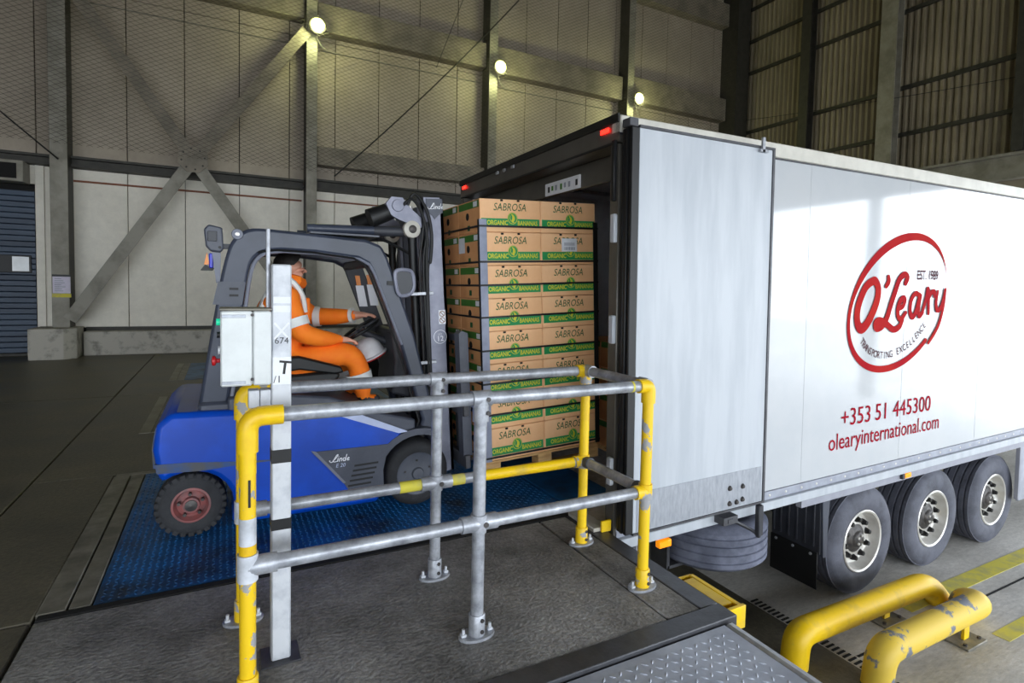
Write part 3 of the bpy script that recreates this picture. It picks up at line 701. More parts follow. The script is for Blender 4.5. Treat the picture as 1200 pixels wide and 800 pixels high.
for w_, u0, u1 in (('+353', 232, 488), ('51', 530, 640), ('445300', 680, 1015)):
    xa_, xb2 = flank(955+u0/7.5, 486).x, flank(955+u1/7.5, 478).x
    T(MB().text(w_, faceY((xa_+xb2)/2, L0, .478), size=.212, sx=1.0), 'phone_lettering', 'print_phone', smooth=0)
pa, pb = flank(968, 518), flank(1102, 496)
T(MB().text('olearyinternational.com', faceY((pa.x+pb.x)/2, L0, (pa.y+pb.y)/2), size=.20, sx=.90), 'web_lettering', 'print_phone', smooth=0)

# ================================================================== GUARD RAIL
gr = thing('guard_rail', 'pipe guard rail, galvanised with chipped yellow posts, around the dock island', 'railing', (1.0, 2.48, 0))
PR = .0285
YN, YF = 2.20, 2.76; XL, XM, XR = .075, 1.0, 1.95; ZT, ZM = 1.07, .515
def post(x, y, m, top=ZT, name='post'):
    o = MB().cyl((x, y, .012), (x, y, top), PR, 18).build(name, m, gr)
    return o
def flange(x, y, m='galvanised'):
    b = MB(); n = 20
    b.prism([(x+.085*cos(2*pi*k/n)*(1 if abs(cos(2*pi*k/n)) > .3 else 1), y+.052*sin(2*pi*k/n)) for k in range(n)], 2, 0, .012)
    o = b.build('base_flange', 'galvanised', gr)
    MB().lathe([(.037, .012), (.037, .1), (.034, .105), (.0, .105)], 2, (x, y, 0), 18).build('socket', m, o)
    for s in (-1, 1):
        MB().cyl((x+s*.064, y, .012), (x+s*.064, y, .045), .007, 8).box((x+s*.064-.012, y-.012, .012), (x+s*.064+.012, y+.012, .025), .003).build('anchor_bolt', 'galvanised_light', o)
    for z in (.035, .085): MB().cyl((x+.01, y-.036, z), (x+.01, y-.041, z), .009, 10).build('grub_screw', 'hub_dark', o)
def collar(a, b, m, r=.036, nm='fitting'):
    return MB().cyl(a, b, r, 18).build(nm, m, gr)
spec = {(XL, YN): 'yellow_worn', (XM, YN): 'galvanised', (XR, YN): 'yellow_worn', (XL, YF): 'yellow_worn', (XM, YF): 'galvanised', (XR, YF): 'yellow_paint'}
for (x, y), m in spec.items():
    post(x, y, m, ZT-.03); flange(x, y, 'yellow_worn' if m != 'galvanised' else 'galvanised')
for y in (YN, YF):
    for z in (ZT, ZM):
        for a, b in ((XL, XM), (XM, XR)):
            MB().cyl((a+.02, y, z), (b-.02, y, z), PR, 18).build('top_rail' if z == ZT else 'mid_rail', 'galvanised', gr)
for z in (ZT, ZM): MB().cyl((XR, YN+.02, z), (XR, YF-.02, z), PR, 18).build('end_rail', 'galvanised', gr)
# elbows and tees
for y, ml, mr in ((YN, 'yellow_paint', 'yellow_worn'), (YF, 'yellow_worn', 'yellow_worn')):
    MB().tube(fillet([(XL, y, ZT-.13), (XL, y, ZT), (XL+.12, y, ZT)], .06, 6), .0365, 18).build('elbow', ml, gr, label='yellow painted pipe elbow')
    MB().tube(fillet([(XR, y, ZT-.09), (XR, y, ZT), (XR-.07, y, ZT)], .05, 6), .0365, 18).build('elbow', mr, gr)
    collar((XR, y-.0, ZT), (XR, y+(.07 if y == YN else -.07), ZT), 'galvanised')
    collar((XM-.045, y, ZT), (XM+.045, y, ZT), 'galvanised'); collar((XM, y, ZT-.1), (XM, y, ZT), 'galvanised')
    collar((XM-.085, y, ZM), (XM+.085, y, ZM), 'galvanised'); collar((XM, y, ZM-.04), (XM, y, ZM+.04), 'galvanised')
    collar((XR-.07, y, ZM), (XR, y, ZM), 'yellow_worn'); collar((XR, y, ZM-.04), (XR, y, ZM+.04), 'yellow_worn')
    collar((XL, y, ZM), (XL+.1, y, ZM), 'galvanised'); collar((XL, y, ZM-.05), (XL, y, ZM+.05), 'galvanised_light')
    collar((XR, y, ZM), (XR, y+(.07 if y == YN else -.07), ZM), 'steel_dark')
    for z in (ZT-.06, ZT+.0): MB().cyl((XM+.02, y-.034, z), (XM+.02, y-.041, z), .01, 10).build('grub_screw', 'hub_dark', gr)
    MB().cyl((XM+.02, y-.034, ZM), (XM+.02, y-.041, ZM), .012, 10).build('grub_screw', 'hub_dark', gr)
# yellow tape wraps
for (a, b, y, z) in [(.80, .915, YF, ZM), (1.085, 1.16, YF, ZM), (1.25, 1.87, YF, ZM)]:
    MB().cyl((a, y, z), (b, y, z), PR+.0012, 18).build('tape_wrap', 'yellow_scuffed' if b-a > .3 else 'yellow_line', gr)
for z0, z1, m in [(.565, .60, 'yellow_paint'), (.60, .70, 'galvanised_light'), (.86, .94, 'yellow_paint')]:
    MB().cyl((XL, YN, z0), (XL, YN, z1), PR+.0012, 18).build('tape_wrap', m, gr)
MB().box((XL+.001, YN-PR-.004, .745), (XL+.009, YN-PR-.0005, .845)).build('paint_slot', 'rubber_black', gr)
for x in (1.905, 1.835): MB().cyl((x-.006, YN, ZT), (x+.006, YN, ZT), PR+.001, 18).build('tape_wrap', 'yellow_line', gr)

# control post with its cabinet
cp = thing('control_post', 'white square aluminium post with black tape bands, standing inside the railing', 'post', (.205, 2.42, 0))
MB().box((.168, 2.385, .008), (.242, 2.46, 1.63), .006).build('post_tube', 'white_post', cp)
MB().box((.13, 2.36, 0), (.28, 2.5, .008), .002).build('foot_plate', 'steel_dark', cp)
for z0, z1 in ((.83, .885), (.555, .60)): MB().box((.1672, 2.3842, z0), (.2428, 2.4608, z1)).build('tape_band', 'rubber_black', cp)
MB().text('674', faceY(.205, 2.3835, 1.325), size=.036).build('marking', 'print_black', cp, smooth=0)
lbl = MB().box((.172, 2.3832, 1.15), (.239, 2.3848, 1.26)).build('paper_label', 'sticker', cp)
MB().text('T', faceY(.216, 2.3826, 1.215, -.12), size=.075, bold=.0012).build('marking', 'print_black', lbl, smooth=0)
MB().text('/1', faceY(.19, 2.3826, 1.17), size=.04).build('marking', 'print_black', lbl, smooth=0)
for k in range(2): MB().box((.174, 2.3832, 1.44+k*.035), (.237, 2.3848, 1.466+k*.035)).build('paper_label', 'sticker', cp)
for sgn in (1, -1): MB().ribbon([(-.025, -.03*sgn), (.025, .03*sgn)], .008, faceY(.205, 2.3838, 1.385-.02)).build('tape_cross', 'sticker', cp, smooth=0)
cb = thing('control_cabinet', 'pale grey control cabinet with green and red side buttons on the white post', 'cabinet', (.08, 2.40, 1.15))
MB().box((-.012, 2.36, 1.155), (.098, 2.50, 1.445), .006).build('left_door', 'cabinet_grey', cb)
MB().box((.1, 2.36, 1.155), (.166, 2.50, 1.445), .006).build('right_cover', 'cabinet_grey', cb)
MB().box((-.015, 2.358, 1.446), (.167, 2.505, 1.456), .003).build('lid', 'steel_edge', cb)
for z in (1.18, 1.43): MB().cyl((.097, 2.354, z), (.097, 2.36, z), .006, 8).build('screw', 'hub_dark', cb)
for z in (1.17, 1.425): MB().box((-.008, 2.3575, z-.006), (.075, 2.3598, z+.006), .001).build('hinge_strip', 'kick_plate', cb)
MB().box((.085, 2.39, 1.06), (.125, 2.45, 1.13), .003).box((.127, 2.39, 1.06), (.167, 2.45, 1.13), .003).build('junction_box', 'white_post', cb)
MB().cyl((.158, 2.43, 1.457), (.158, 2.43, 1.77), .008, 8).build('aerial_rod', 'galvanised', cb)
MB().cyl((-.013, 2.42, 1.40), (-.026, 2.42, 1.40), .013, 12).build('green_button', 'green_button', cb)
MB().cyl((-.013, 2.42, 1.35), (-.024, 2.42, 1.35), .012, 12).build('black_button', 'rubber_black', cb)
MB().cyl((-.013, 2.42, 1.29), (-.02, 2.42, 1.29), .016, 12).build('disc_label', 'sticker', cb)
MB().lathe([(.008, -.013), (.008, -.025), (.019, -.03), (.019, -.04), (0, -.044)], 0, (0, 2.42, 1.25), 14).build('stop_button', 'red_plastic', cb)

# ================================================================== YELLOW WHEEL GUIDES IN THE YARD
def guide(path, r, m, lab, foot, fillr=.2):
    t = thing('wheel_guide', lab, 'wheel guide', (path[0][0], path[0][1], GZ))
    MB().tube(fillet(path, fillr, 8), r, 20).build('pipe', m, t)
    fx, fy = foot
    fo = MB().box((fx-.04, fy-.012, GZ+.02), (fx+.04, fy+.012, path[1][2]), .003).build('support_leg', 'yellow_scuffed', t)
    MB().box((fx-.15, fy-.09, GZ), (fx+.15, fy+.09, GZ+.018), .003).build('foot_plate', 'steel_edge', t)
    for s in (-1, 1): MB().cyl((fx+s*.11, fy-.05, GZ+.018), (fx+s*.11, fy-.05, GZ+.035), .014, 6).build('anchor_bolt', 'hub_dark', t)
guide([(3.76, 2.56, GZ), (3.78, 2.56, -.96), (5.52, 2.54, -.96), (5.78, 2.54, GZ)], .097, 'yellow_scuffed', 'yellow bent-pipe wheel guide beside the trailer tyres', (5.02, 2.60))
guide([(4.10, 2.16, GZ), (4.14, 2.16, -.95), (5.54, 2.16, -.95), (5.66, 2.33, -1.04), (5.68, 2.335, GZ)], .1, 'yellow_chipped', 'yellow bent-pipe wheel guide with paint chipped to grey steel', (5.3, 2.15), .13)

# ================================================================== LOADED PALLET
PT = rad(-2.8); PIV = Vector((1.70, 3.62, .165))
RP = Matrix.Rotation(PT, 4, 'Y')
def load(x, y, z): return PIV + (RP @ Vector((x, y, z)))
pl = thing('wooden_pallet', 'wooden pallet on the forks under the banana cartons', 'pallet', tuple(PIV), rot=(0, PT, 0), local=True)
for k in range(3): MB().box((0, .0+k*.55, 0), (1.0, .1+k*.55, .018)).build('bottom_board', 'pallet_wood', pl)
for i in range(3):
    for j in range(3): MB().box((.0+i*.44, .0+j*.55, .018), (.12+i*.44, .1+j*.55, .085)).build('block', 'pallet_wood', pl)
for i in range(3): MB().box((i*.44, 0, .085), (.12+i*.44, 1.2, .103)).build('cross_board', 'pallet_wood', pl)
for k in range(7): MB().box((0, k*.18, .103), (1.0, k*.18+.12, .12), .003).build('deck_board', 'pallet_wood', pl)
BW, BD, BH = .5, .4, .2385
# carton prototype meshes, origin at the middle of the base
def shared(mb, name, m, smooth=0): return mb.mesh(name, m, (0,0,0), smooth)
fy = -BD/2
cm = MB(); cm.box((-BW/2+.002, -BD/2+.002, .001), (BW/2-.002, BD/2-.002, BH-.002), .004)
me_body = shared(cm, 'carton', 'carton')
cm = MB(); cm.box((-BW/2+.001, fy-.0008, .0), (BW/2-.001, fy+.0015, BH*.30), .0006)
cm2 = MB().ribbon([(-.232, 0), (.232, 0)], .062, faceY(0, fy-.0012, .062))
me_band = shared(MB().add([(-.24, fy-.001, .036), (.236, fy-.001, .036), (.236, fy-.001, .098), (-.24, fy-.001, .098)], [(0,1,2,3)]), 'band', 'print_green')
me_word = shared(MB().text('SABROSA', faceY(-.01, fy-.0012, .178), size=.076, shear=.22, sx=.82, spacing=1.02), 'wordmark', 'print_dark_green')
me_sub = [shared(MB().text(w_, faceY(u, fy-.0018, .066), size=.047, sx=.78, bold=.0012), 'band_lettering', 'print_yellow') for w_, u in (('ORGANIC', -.112), ('BANANAS', .135))]
em = MB()
em.add([(.01+.041*cos(2*pi*k/24), fy-.0022, .10+.043*sin(2*pi*k/24)) for k in range(24)], [tuple(range(23, -1, -1))])
em.cur = 1
em.ribbon([(.037*cos(2*pi*k/24), .039*sin(2*pi*k/24)) for k in range(25)], .004, faceY(.01, fy-.0026, .10))
em.ribbon([tuple(p)[:2] for p in catmull([(-.006, .03, 0), (.006, .015, 0), (.008, -.004, 0), (.0, -.02, 0), (.01, -.028, 0)], 4)], [.006+.016*sin(pi*k/16) for k in range(17)], faceY(.01, fy-.0026, .10))
em.ribbon([(-.018, .02), (-.022, .0), (-.012, -.02)], .004, faceY(.01, fy-.0026, .10))
me_emb = shared(em, 'emblem', ['print_green', 'print_yellow'])
me_vent = [shared(MB().box((u-.011, fy-.0016, BH-.018), (u+.011, fy+.0005, BH-.004), .001), 'vent_slot', 'joint_dark') for u in (-.075, .06)]
fx = -BW/2
me_sl = shared(MB().add([(fx-.001, -.19, .178), (fx-.001, .19, .178), (fx-.001, .19, .228), (fx-.001, -.19, .228)], [(3,2,1,0)]), 'side_label', 'print_olive')
me_ss = shared(MB().add([(fx-.002, -.16, .185), (fx-.002, -.09, .185), (fx-.002, -.09, .222), (fx-.002, -.16, .222)], [(3,2,1,0)]), 'side_sticker', 'sticker')
me_sh = shared(MB().lathe([(.0, -.0022), (.028, -.002), (.028, 0)], 0, (fx, .02, .125), 14), 'hand_hole', 'joint_dark')
me_sq = shared(MB().add([(fx-.002, -.025, .02), (fx-.002, .02, .02), (fx-.002, .02, .06), (fx-.002, -.025, .06)], [(3,2,1,0)]), 'side_mark', 'print_dark_green')
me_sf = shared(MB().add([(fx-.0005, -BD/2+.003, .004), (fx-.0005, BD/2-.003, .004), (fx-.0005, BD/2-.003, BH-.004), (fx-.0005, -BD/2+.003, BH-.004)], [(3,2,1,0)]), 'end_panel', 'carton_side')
rows = ['bottom', 'seventh', 'sixth', 'fifth', 'fourth', 'third', 'second', 'topmost']
cols = {(0, 0): 'column beside the grey corner guard', (1, 0): 'printed column deeper inside the trailer',
        (0, 1): 'middle column facing the mast', (0, 2): 'far column facing the mast'}
def carton(M, front, end, label, group):
    t = bpy.data.objects.new('banana_carton', None); COL.objects.link(t); t.matrix_world = M; t.empty_display_size = .05; tag(t, label, 'carton', group)
    def p(n, me):
        o = bpy.data.objects.new(n, me); COL.objects.link(o); o.parent = t; return o
    p('carton', me_body)
    if front:
        p('band', me_band); p('wordmark', me_word); p('emblem', me_emb)
        for q in me_sub: p('band_lettering', q)
        for q in me_vent: p('vent_slot', q)
    if end:
        e = p('end_panel', me_sf)
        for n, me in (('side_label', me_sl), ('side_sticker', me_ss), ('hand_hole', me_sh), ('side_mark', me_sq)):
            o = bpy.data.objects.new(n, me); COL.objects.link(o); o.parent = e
    return t
for k in range(8):
    for (i, j), where in cols.items():
        c = load(.25+i*.5+random.uniform(-.001, .001), .2+j*.4+(random.uniform(-.001, .001)), .121+k*BH)
        M = Matrix.Translation(c) @ RP @ Matrix.Rotation(random.uniform(-.001, .001), 4, 'Z')
        b = carton(M, j == 0, i == 0, '%s-layer banana carton on the forks, %s' % (rows[k], where), 'banana cartons on the forklift pallet')
        if (i, j, k) == (1, 0, 6):
            s_ = MB().add([(-.07, fy-.004, .10), (.07, fy-.004, .10), (.07, fy-.004, .20), (-.07, fy-.004, .20)], [(0,1,2,3)])
            o = bpy.data.objects.new('shipping_label', s_.mesh('shipping_label', 'sticker', smooth=0)); COL.objects.link(o); o.parent = b
            s2 = MB()
            for q in range(12):
                u = -.045+q*.008; s2.box((u, fy-.0046, .112), (u+.003+.002*(q % 3), fy-.0042, .135)); s2.box((u, fy-.0046, .145), (u+.004, fy-.0042, .170))
            o2 = bpy.data.objects.new('barcode', s2.mesh('barcode', 'trailer_grey', smooth=0)); COL.objects.link(o2); o2.parent = o
        if (i, j, k) == (0, 0, 6):
            s_ = MB().add([(fx-.003, .08, .10), (fx-.003, .2, .10), (fx-.003, .2, .215), (fx-.003, .08, .215)], [(3,2,1,0)])
            o = bpy.data.objects.new('shipping_label', s_.mesh('shipping_label', 'sticker', smooth=0)); COL.objects.link(o); o.parent = b
for i, j in ((1, 1), (1, 2)):
    for k in (7,):
        c = load(.25+i*.5, .2+j*.4, .121+k*BH)
        carton(Matrix.Translation(c) @ RP, False, False, 'topmost-layer banana carton on the forks, behind the printed face, %s row' % ('middle' if j == 1 else 'far'), 'banana cartons on the forklift pallet')
# straps and corner guards, authored in the load frame
def strap(z, tiltx, lab):
    t = thing('load_strap', lab, 'strap', tuple(PIV), 'black straps around the banana cartons', rot=(0, PT, 0), local=True)
    e = .0125; h = .007
    MB().box((-e, -e, z-h), (1+e, -e+.002, z+h)).build('front_run', 'strap_black', t)
    MB().box((-e, -e, z-h), (-e+.002, 1.2+e, z+h)).build('end_run', 'strap_black', t)
    MB().box((1+e-.002, -e, z-h), (1+e, 1.2+e, z+h)).build('inner_run', 'strap_black', t)
    MB().box((-e, 1.2+e-.002, z-h), (1+e, 1.2+e, z+h)).build('rear_run', 'strap_black', t)
for k in range(8): strap(.121+k*BH+((.026+.012*(k == 7)) if k in (7, 6, 0) else .101)+.004*sin(k*2.1), 0, 'thin black strap girding the %s layer of banana cartons' % rows[k])
def guard(x, y, sx, sy, m, lab, wd=.055):
    t = thing('corner_guard', lab, 'corner guard', tuple(PIV), rot=(0, PT, 0), local=True)
    g0, g1 = .005, .010
    if sx > 0: xs0, xs1 = x-g1, x-g0
    else: xs0, xs1 = x+g0, x+g1
    MB().box((min(xs0, x+sx*wd), y-g1, .12), (max(xs1, x+sx*wd), y-g0, 1.88)).build('front_leg', m, t)
    MB().box((xs0, y-g1+.0001, .12), (xs1, y+wd*.5, 1.88)).build('side_leg', 'strap_black', t)
guard(0, 0, 1, 1, 'guard_grey', 'grey corner guard strip on the carton stack beside the mast', .048)
guard(1.0, 0, -1, 1, 'strap_black', 'black corner guard strip on the carton stack inside the trailer', .03)
# second pallet further inside
pl2 = thing('wooden_pallet', 'wooden pallet standing deep in the trailer', 'pallet', (3.05, 3.3, .03), local=True)
for ch in list(pl.children): copy_tree(ch, pl2)
for k in range(4):
    for j in range(3):
        carton(Matrix.Translation((3.3, 3.5+j*.4, .152+k*BH)), j == 0, True, '%s-layer carton of the shorter stack deep in the trailer, %s row' % (['bottom', 'second', 'third', 'top'][k], ['near', 'middle', 'far'][j]), 'cartons deep in the trailer')

# ================================================================== FORKLIFT
fk = thing('forklift', 'blue and grey electric counterbalance forklift lifting the banana pallet', 'forklift', (.45, 4.27, 0))
YA, YB = 3.72, 4.82
def arcp(cx, cz, r, a0, a1, n): return [(cx+r*cos(rad(a0+(a1-a0)*k/n)), cz+r*sin(rad(a0+(a1-a0)*k/n))) for k in range(n+1)]
RWX, RWZ, RWR = -.18, .196, .192; FWX, FWZ, FWR = 1.22, .232, .23
body = [(-.345, .44), (-.365, .58), (-.345, .72), (-.28, .79), (.30, .775), (.74, .725), (1.10, .555)]
body += arcp(FWX, FWZ, .285, 115, 200, 8)
body += [(.94, .075), (.075, .075)] + arcp(RWX, RWZ, .235, -25, 128, 10)
MB().prism(body, 1, YA, YB).build('chassis', 'lift_blue', fk, bevel=.035)
MB().prism([(-.345, .445), (-.355, .50), (-.2, .495), (.05, .47), (.35, .45), (.05, .445), (-.1, .435)], 1, YA-.003, YB+.003).build('scuff_band', 'lift_blue_dirty', fk)
MB().prism([(-.368, .46), (-.374, .58), (-.355, .70), (-.33, .70), (-.33, .46)], 1, YA+.06, YB-.06).build('rear_bumper', 'lift_blue_dirty', fk)
MB().box((-.14, YA+.06, .76), (.05, YB-.06, .83), .02).build('rear_deck', 'lift_grey', fk)
MB().prism([(.02, .76), (.02, .855), (.30, .86), (.62, .82), (.98, .68), (1.2, .62), (1.2, .5), (1.0, .55), (.74, .7)], 1, YA+.03, YB-.03).build('cab_base', 'lift_grey', fk, bevel=.015)
MB().prism([(.56, .738), (.70, .742), (1.14, .548), (1.07, .542)], 1, YA-.004, YA+.0).build('flash_stripe', 'lavender', fk)
sp_ = MB().prism([(.50, .475), (1.02, .475), (.985, .40), (.965, .30), (.97, .19), (.74, .185), (.70, .25)], 1, YA-.008, YA-.001).build('side_panel', 'lift_grey', fk)
MB().prism([(.495, .485), (.70, .245), (.715, .25), (.525, .478)], 1, YA-.012, YA-.0081).build('panel_rim', 'lift_seal', sp_)
for k in range(5): MB().prism([(.77-.01*k, .36-.033*k), (.93-.012*k, .365-.033*k), (.93-.012*k, .352-.033*k), (.77-.01*k, .347-.033*k)], 1, YA-.0095, YA-.0081).build('vent_slot', 'rubber_black', sp_)
def linde(M, sc, parent, m='print_white'):
    st = [([(.0,.02),(.05,.0),(.12,.04),(.20,.22),(.27,.34),(.32,.36),(.30,.28),(.20,.14),(.12,.06),(.2,.01),(.32,.03)], .045),
          ([(.36,.17),(.35,.02)], .05), ([(.37,.25),(.375,.252)], .05), ([(.45,.17),(.43,.01)], .05), ([(.44,.12),(.52,.17),(.55,.12),(.54,.02)], .045),
          ([(.72,.14),(.64,.17),(.61,.08),(.66,.02),(.72,.07),(.76,.33)], .045), ([(.74,.12),(.73,.02)], .045),
          ([(.82,.08),(.90,.12),(.87,.17),(.82,.12),(.83,.04),(.92,.04)], .042), ([(-.02,.08),(-.06,.1),(-.04,.04)], .03)]
    return script(st, M, 'maker_lettering', m, parent, sc=sc, sh=.15)
linde(faceY(.615, YA-.0095, .395), .13, sp_)
MB().text('E 20', faceY(.68, YA-.0095, .368), size=.035, shear=.2).build('model_lettering', 'lavender', sp_, smooth=0)
MB().prism(arcp(FWX, FWZ, .33, 62, 190, 12)+list(reversed(arcp(FWX, FWZ, .285, 62, 190, 12))), 1, YA-.006, YA+.24).build('front_fender', 'lift_grey', fk)
MB().prism(arcp(FWX, FWZ, .33, 62, 190, 12)+list(reversed(arcp(FWX, FWZ, .285, 62, 190, 12))), 1, YB-.24, YB+.006).build('front_fender', 'lift_grey', fk)
def lwheel(x, z, r, y0, wd, red):
    t = bpy.data.objects.new('wheel', None); COL.objects.link(t); t.parent = fk
    rr = .56*r if red else .66*r
    prof = [(rr, .0), (r*.8, -.008), (r*.93, .006), (r, .03), (r, wd-.03), (r*.93, wd-.006), (r*.8, wd), (rr, wd)]
    MB().lathe(prof, 1, (x, y0, z), 36, caps=False).build('tyre', 'lift_tyre', t)
    if red:
        for k in range(26):
            a = 2*pi*k/26; M = Matrix.Translation((x, y0, z)) @ Matrix.Rotation(a, 4, 'Y')
            MB().box((-.016, .0, r-.03), (.016, .06, r+.002), .004, M).build('tread_block', 'lift_tyre', t)
    m = 'rim_red' if red else 'rim_grey'
    MB().lathe([(rr, .03), (rr+.003, .004), (rr-.012, .0), (rr-.02, .03), (rr*.75, .045), (rr*.45, .03), (rr*.42, .0), (0, -.004)] if red else [(rr, .03), (rr, .0), (rr-.015, .008), (rr*.3, .004), (rr*.25, -.01), (0, -.012)], 1, (x, y0, z), 30, caps=False).build('rim', m, t)
    if red: MB().lathe([(.034, .01), (.034, -.012), (.0, -.02)], 1, (x, y0, z), 16).build('hub_cap', 'hub_dark', t)
    for k in range(5):
        a = 2*pi*k/5+.4; q = rr*.62; MB().cyl((x+q*cos(a), y0+.03, z+q*sin(a)), (x+q*cos(a), y0+(.0 if red else -.004), z+q*sin(a)), .01 if red else .007, 6).build('wheel_bolt', 'hub_dark', t)
lwheel(RWX, RWZ, RWR, 3.83, .15, True); lwheel(RWX, RWZ, RWR, 4.56, .15, True)
lwheel(FWX, FWZ, FWR, 3.74, .2, False); lwheel(FWX, FWZ, FWR, 4.60, .2, False)
# overhead guard: two side frames and a roof
outer = [(-.14, .79), (-.075, 1.22), (-.01, 1.62)] + [tuple(p)[:2] for p in catmull([(-.01, 1.62, 0), (.04, 1.80, 0), (.13, 1.885, 0), (.26, 1.895, 0)], 4)][1:] + [(.48, 1.885), (.86, 1.865), (.96, 1.83), (1.0, 1.76), (1.2, 1.22), (1.37, .60), (1.34, .50)]
inner = [(.02, .79), (.085, 1.22), (.125, 1.55)] + [tuple(p)[:2] for p in catmull([(.125, 1.55, 0), (.155, 1.68, 0), (.22, 1.745, 0), (.33, 1.765, 0)], 4)][1:] + [(.55, 1.76), (.80, 1.735), (.87, 1.70), (.905, 1.64), (1.10, 1.15), (1.27, .60), (1.24, .50)]
def side_frame(y0, y1, nm='guard_frame'):
    m = MB(); n = len(outer); vs = []
    for y in (y0, y1): vs += [(p[0], y, p[1]) for p in outer] + [(p[0], y, p[1]) for p in inner]
    fs = []
    for i in range(n-1):
        fs += [(i, i+1, n+i+1, n+i), (2*n+i+1, 2*n+i, 3*n+i, 3*n+i+1), (i+1, i, 2*n+i, 2*n+i+1), (n+i, n+i+1, 3*n+i+1, 3*n+i)]
    fs += [(0, n, 3*n, 2*n), (n-1, 3*n-1, 4*n-1, 2*n-1)]
    return m.add(vs, fs).build(nm, 'lift_frame', fk, bevel=.02)
gf = side_frame(3.80, 3.90); side_frame(4.64, 4.74)
MB().tube([(p[0]+.012, 3.81, p[1]-.004) for p in inner[:-2]], .012, 8).build('inner_seal', 'lift_seal', fk)
MB().tube([(p[0]-.03, 3.796, p[1]) for p in inner[10:]], .008, 6).build('door_seal', 'rubber_black', fk)
MB().prism([(.05, 1.80), (.15, 1.865), (.5, 1.868), (.85, 1.85), (.85, 1.835), (.15, 1.84)], 1, 3.9, 4.64).build('roof_panel', 'plastic_black', fk)
for x in (.3, .5, .7): MB().box((x-.02, 3.9, 1.79), (x+.02, 4.64, 1.835)).build('roof_bar', 'lift_frame', fk)
MB().box((.5, 3.83, 1.888), (.95, 4.3, 1.9)).build('roof_hatch', 'lift_grey', fk)
MB().lathe([(0, -.012), (.03, -.01), (.034, 0)], 1, (.075, 3.80, 1.85), 18).build('frame_pivot', 'lift_seal', fk)
MB().lathe([(0, -.006), (.012, -.004), (.012, 0)], 1, (.075, 3.788, 1.85), 12).build('pivot_bolt', 'alloy', fk)
MB().prism([(-.06, 1.42), (.10, 1.42), (.12, 1.56), (-.03, 1.56)], 1, 3.79, 3.7995).build('clamp_band', 'lift_grey', fk)
for z in (1.47, 1.51): MB().box((.03, 3.785, z), (.08, 3.7899, z+.014)).build('clamp_screw', 'rubber_black', fk)
# rear work lamp cluster
wl = MB().prism([(-.095, 1.77), (-.105, 1.87), (-.08, 1.90), (-.005, 1.885), (.0, 1.76), (-.015, 1.735), (-.07, 1.74)], 1, 3.80, 3.88).build('work_lamp', 'lift_grey', fk, bevel=.01)
MB().box((-.085, 3.795, 1.80), (-.035, 3.7995, 1.86), .003).build('lamp_window', 'mirror_dark', wl)
MB().cyl((-.02, 3.797, 1.765), (-.02, 3.8, 1.765), .009, 10).build('lamp_knob', 'rubber_black', wl)
MB().prism([(-.062, 1.735), (-.015, 1.735), (-.018, 1.55), (-.04, 1.55)], 1, 3.82, 3.86).build('lamp_bracket', 'lift_seal', wl)
MB().prism([(-.105, 1.66), (-.09, 1.735), (-.075, 1.66)], 1, 3.84, 3.90).build('amber_beacon', 'orange_lens', wl)
MB().box((-.078, 3.83, 1.64), (-.055, 3.90, 1.73), .005).build('blue_spot', 'blue_lens', wl)
MB().prism([(-.125, 1.625), (-.10, 1.66), (-.05, 1.64), (-.06, 1.625)], 1, 3.84, 3.9).build('beacon_base', 'rubber_black', wl)
MB().box((-.01, 3.83, 1.76), (.04, 3.87, 1.79)).build('lamp_arm', 'plastic_black', wl)
# tilt cylinders over the roof
MT = rad(-3.6)
for y in (4.0, 4.54):
    q = MB().cyl((.50, y, 1.935), (1.22, y, 1.955), .032, 14).build('tilt_cylinder', 'lift_frame', fk)
    MB().cyl((.95, y, 1.945), (1.20, y, 1.955), .037, 14).build('cylinder_collar', 'plastic_black', q)
    MB().lathe([(.0, -.03), (.05, -.028), (.062, -.02), (.062, .03)], 1, (1.215, y-.05, 1.97), 22).build('trunnion', 'rail_cream', q)
    MB().lathe([(.0, -.036), (.022, -.034), (.03, -.028)], 1, (1.215, y-.052, 1.97), 16).build('trunnion_cap', 'hub_dark', q)
    MB().tube(fillet([(.72, y+.05, 1.90), (.95, y+.05, 1.905), (1.05, y+.0, 1.88), (1.25, y, 1.78), (1.28, y, 1.6)], .06), .012, 6).build('hose', 'rubber_black', q)
    w1 = MB().prism([(1.02, 2.14), (1.06, 2.19), (1.14, 2.19), (1.2, 2.12), (1.30, 2.04), (1.30, 1.98), (1.12, 2.03), (1.06, 2.06)], 1, y-.07, y-.03).build('pivot_arm', 'mast_grey', fk)
    MB().lathe([(.0, -.012), (.04, -.01), (.044, 0)], 1, (1.105, y-.07, 2.13), 20).build('pivot_pin', 'mast_grey', w1)
    MB().tube([(1.12, y, 2.12), (.92, y, 2.03)], [.06, .07], 14).build('cylinder_boot', 'rubber_black', w1)
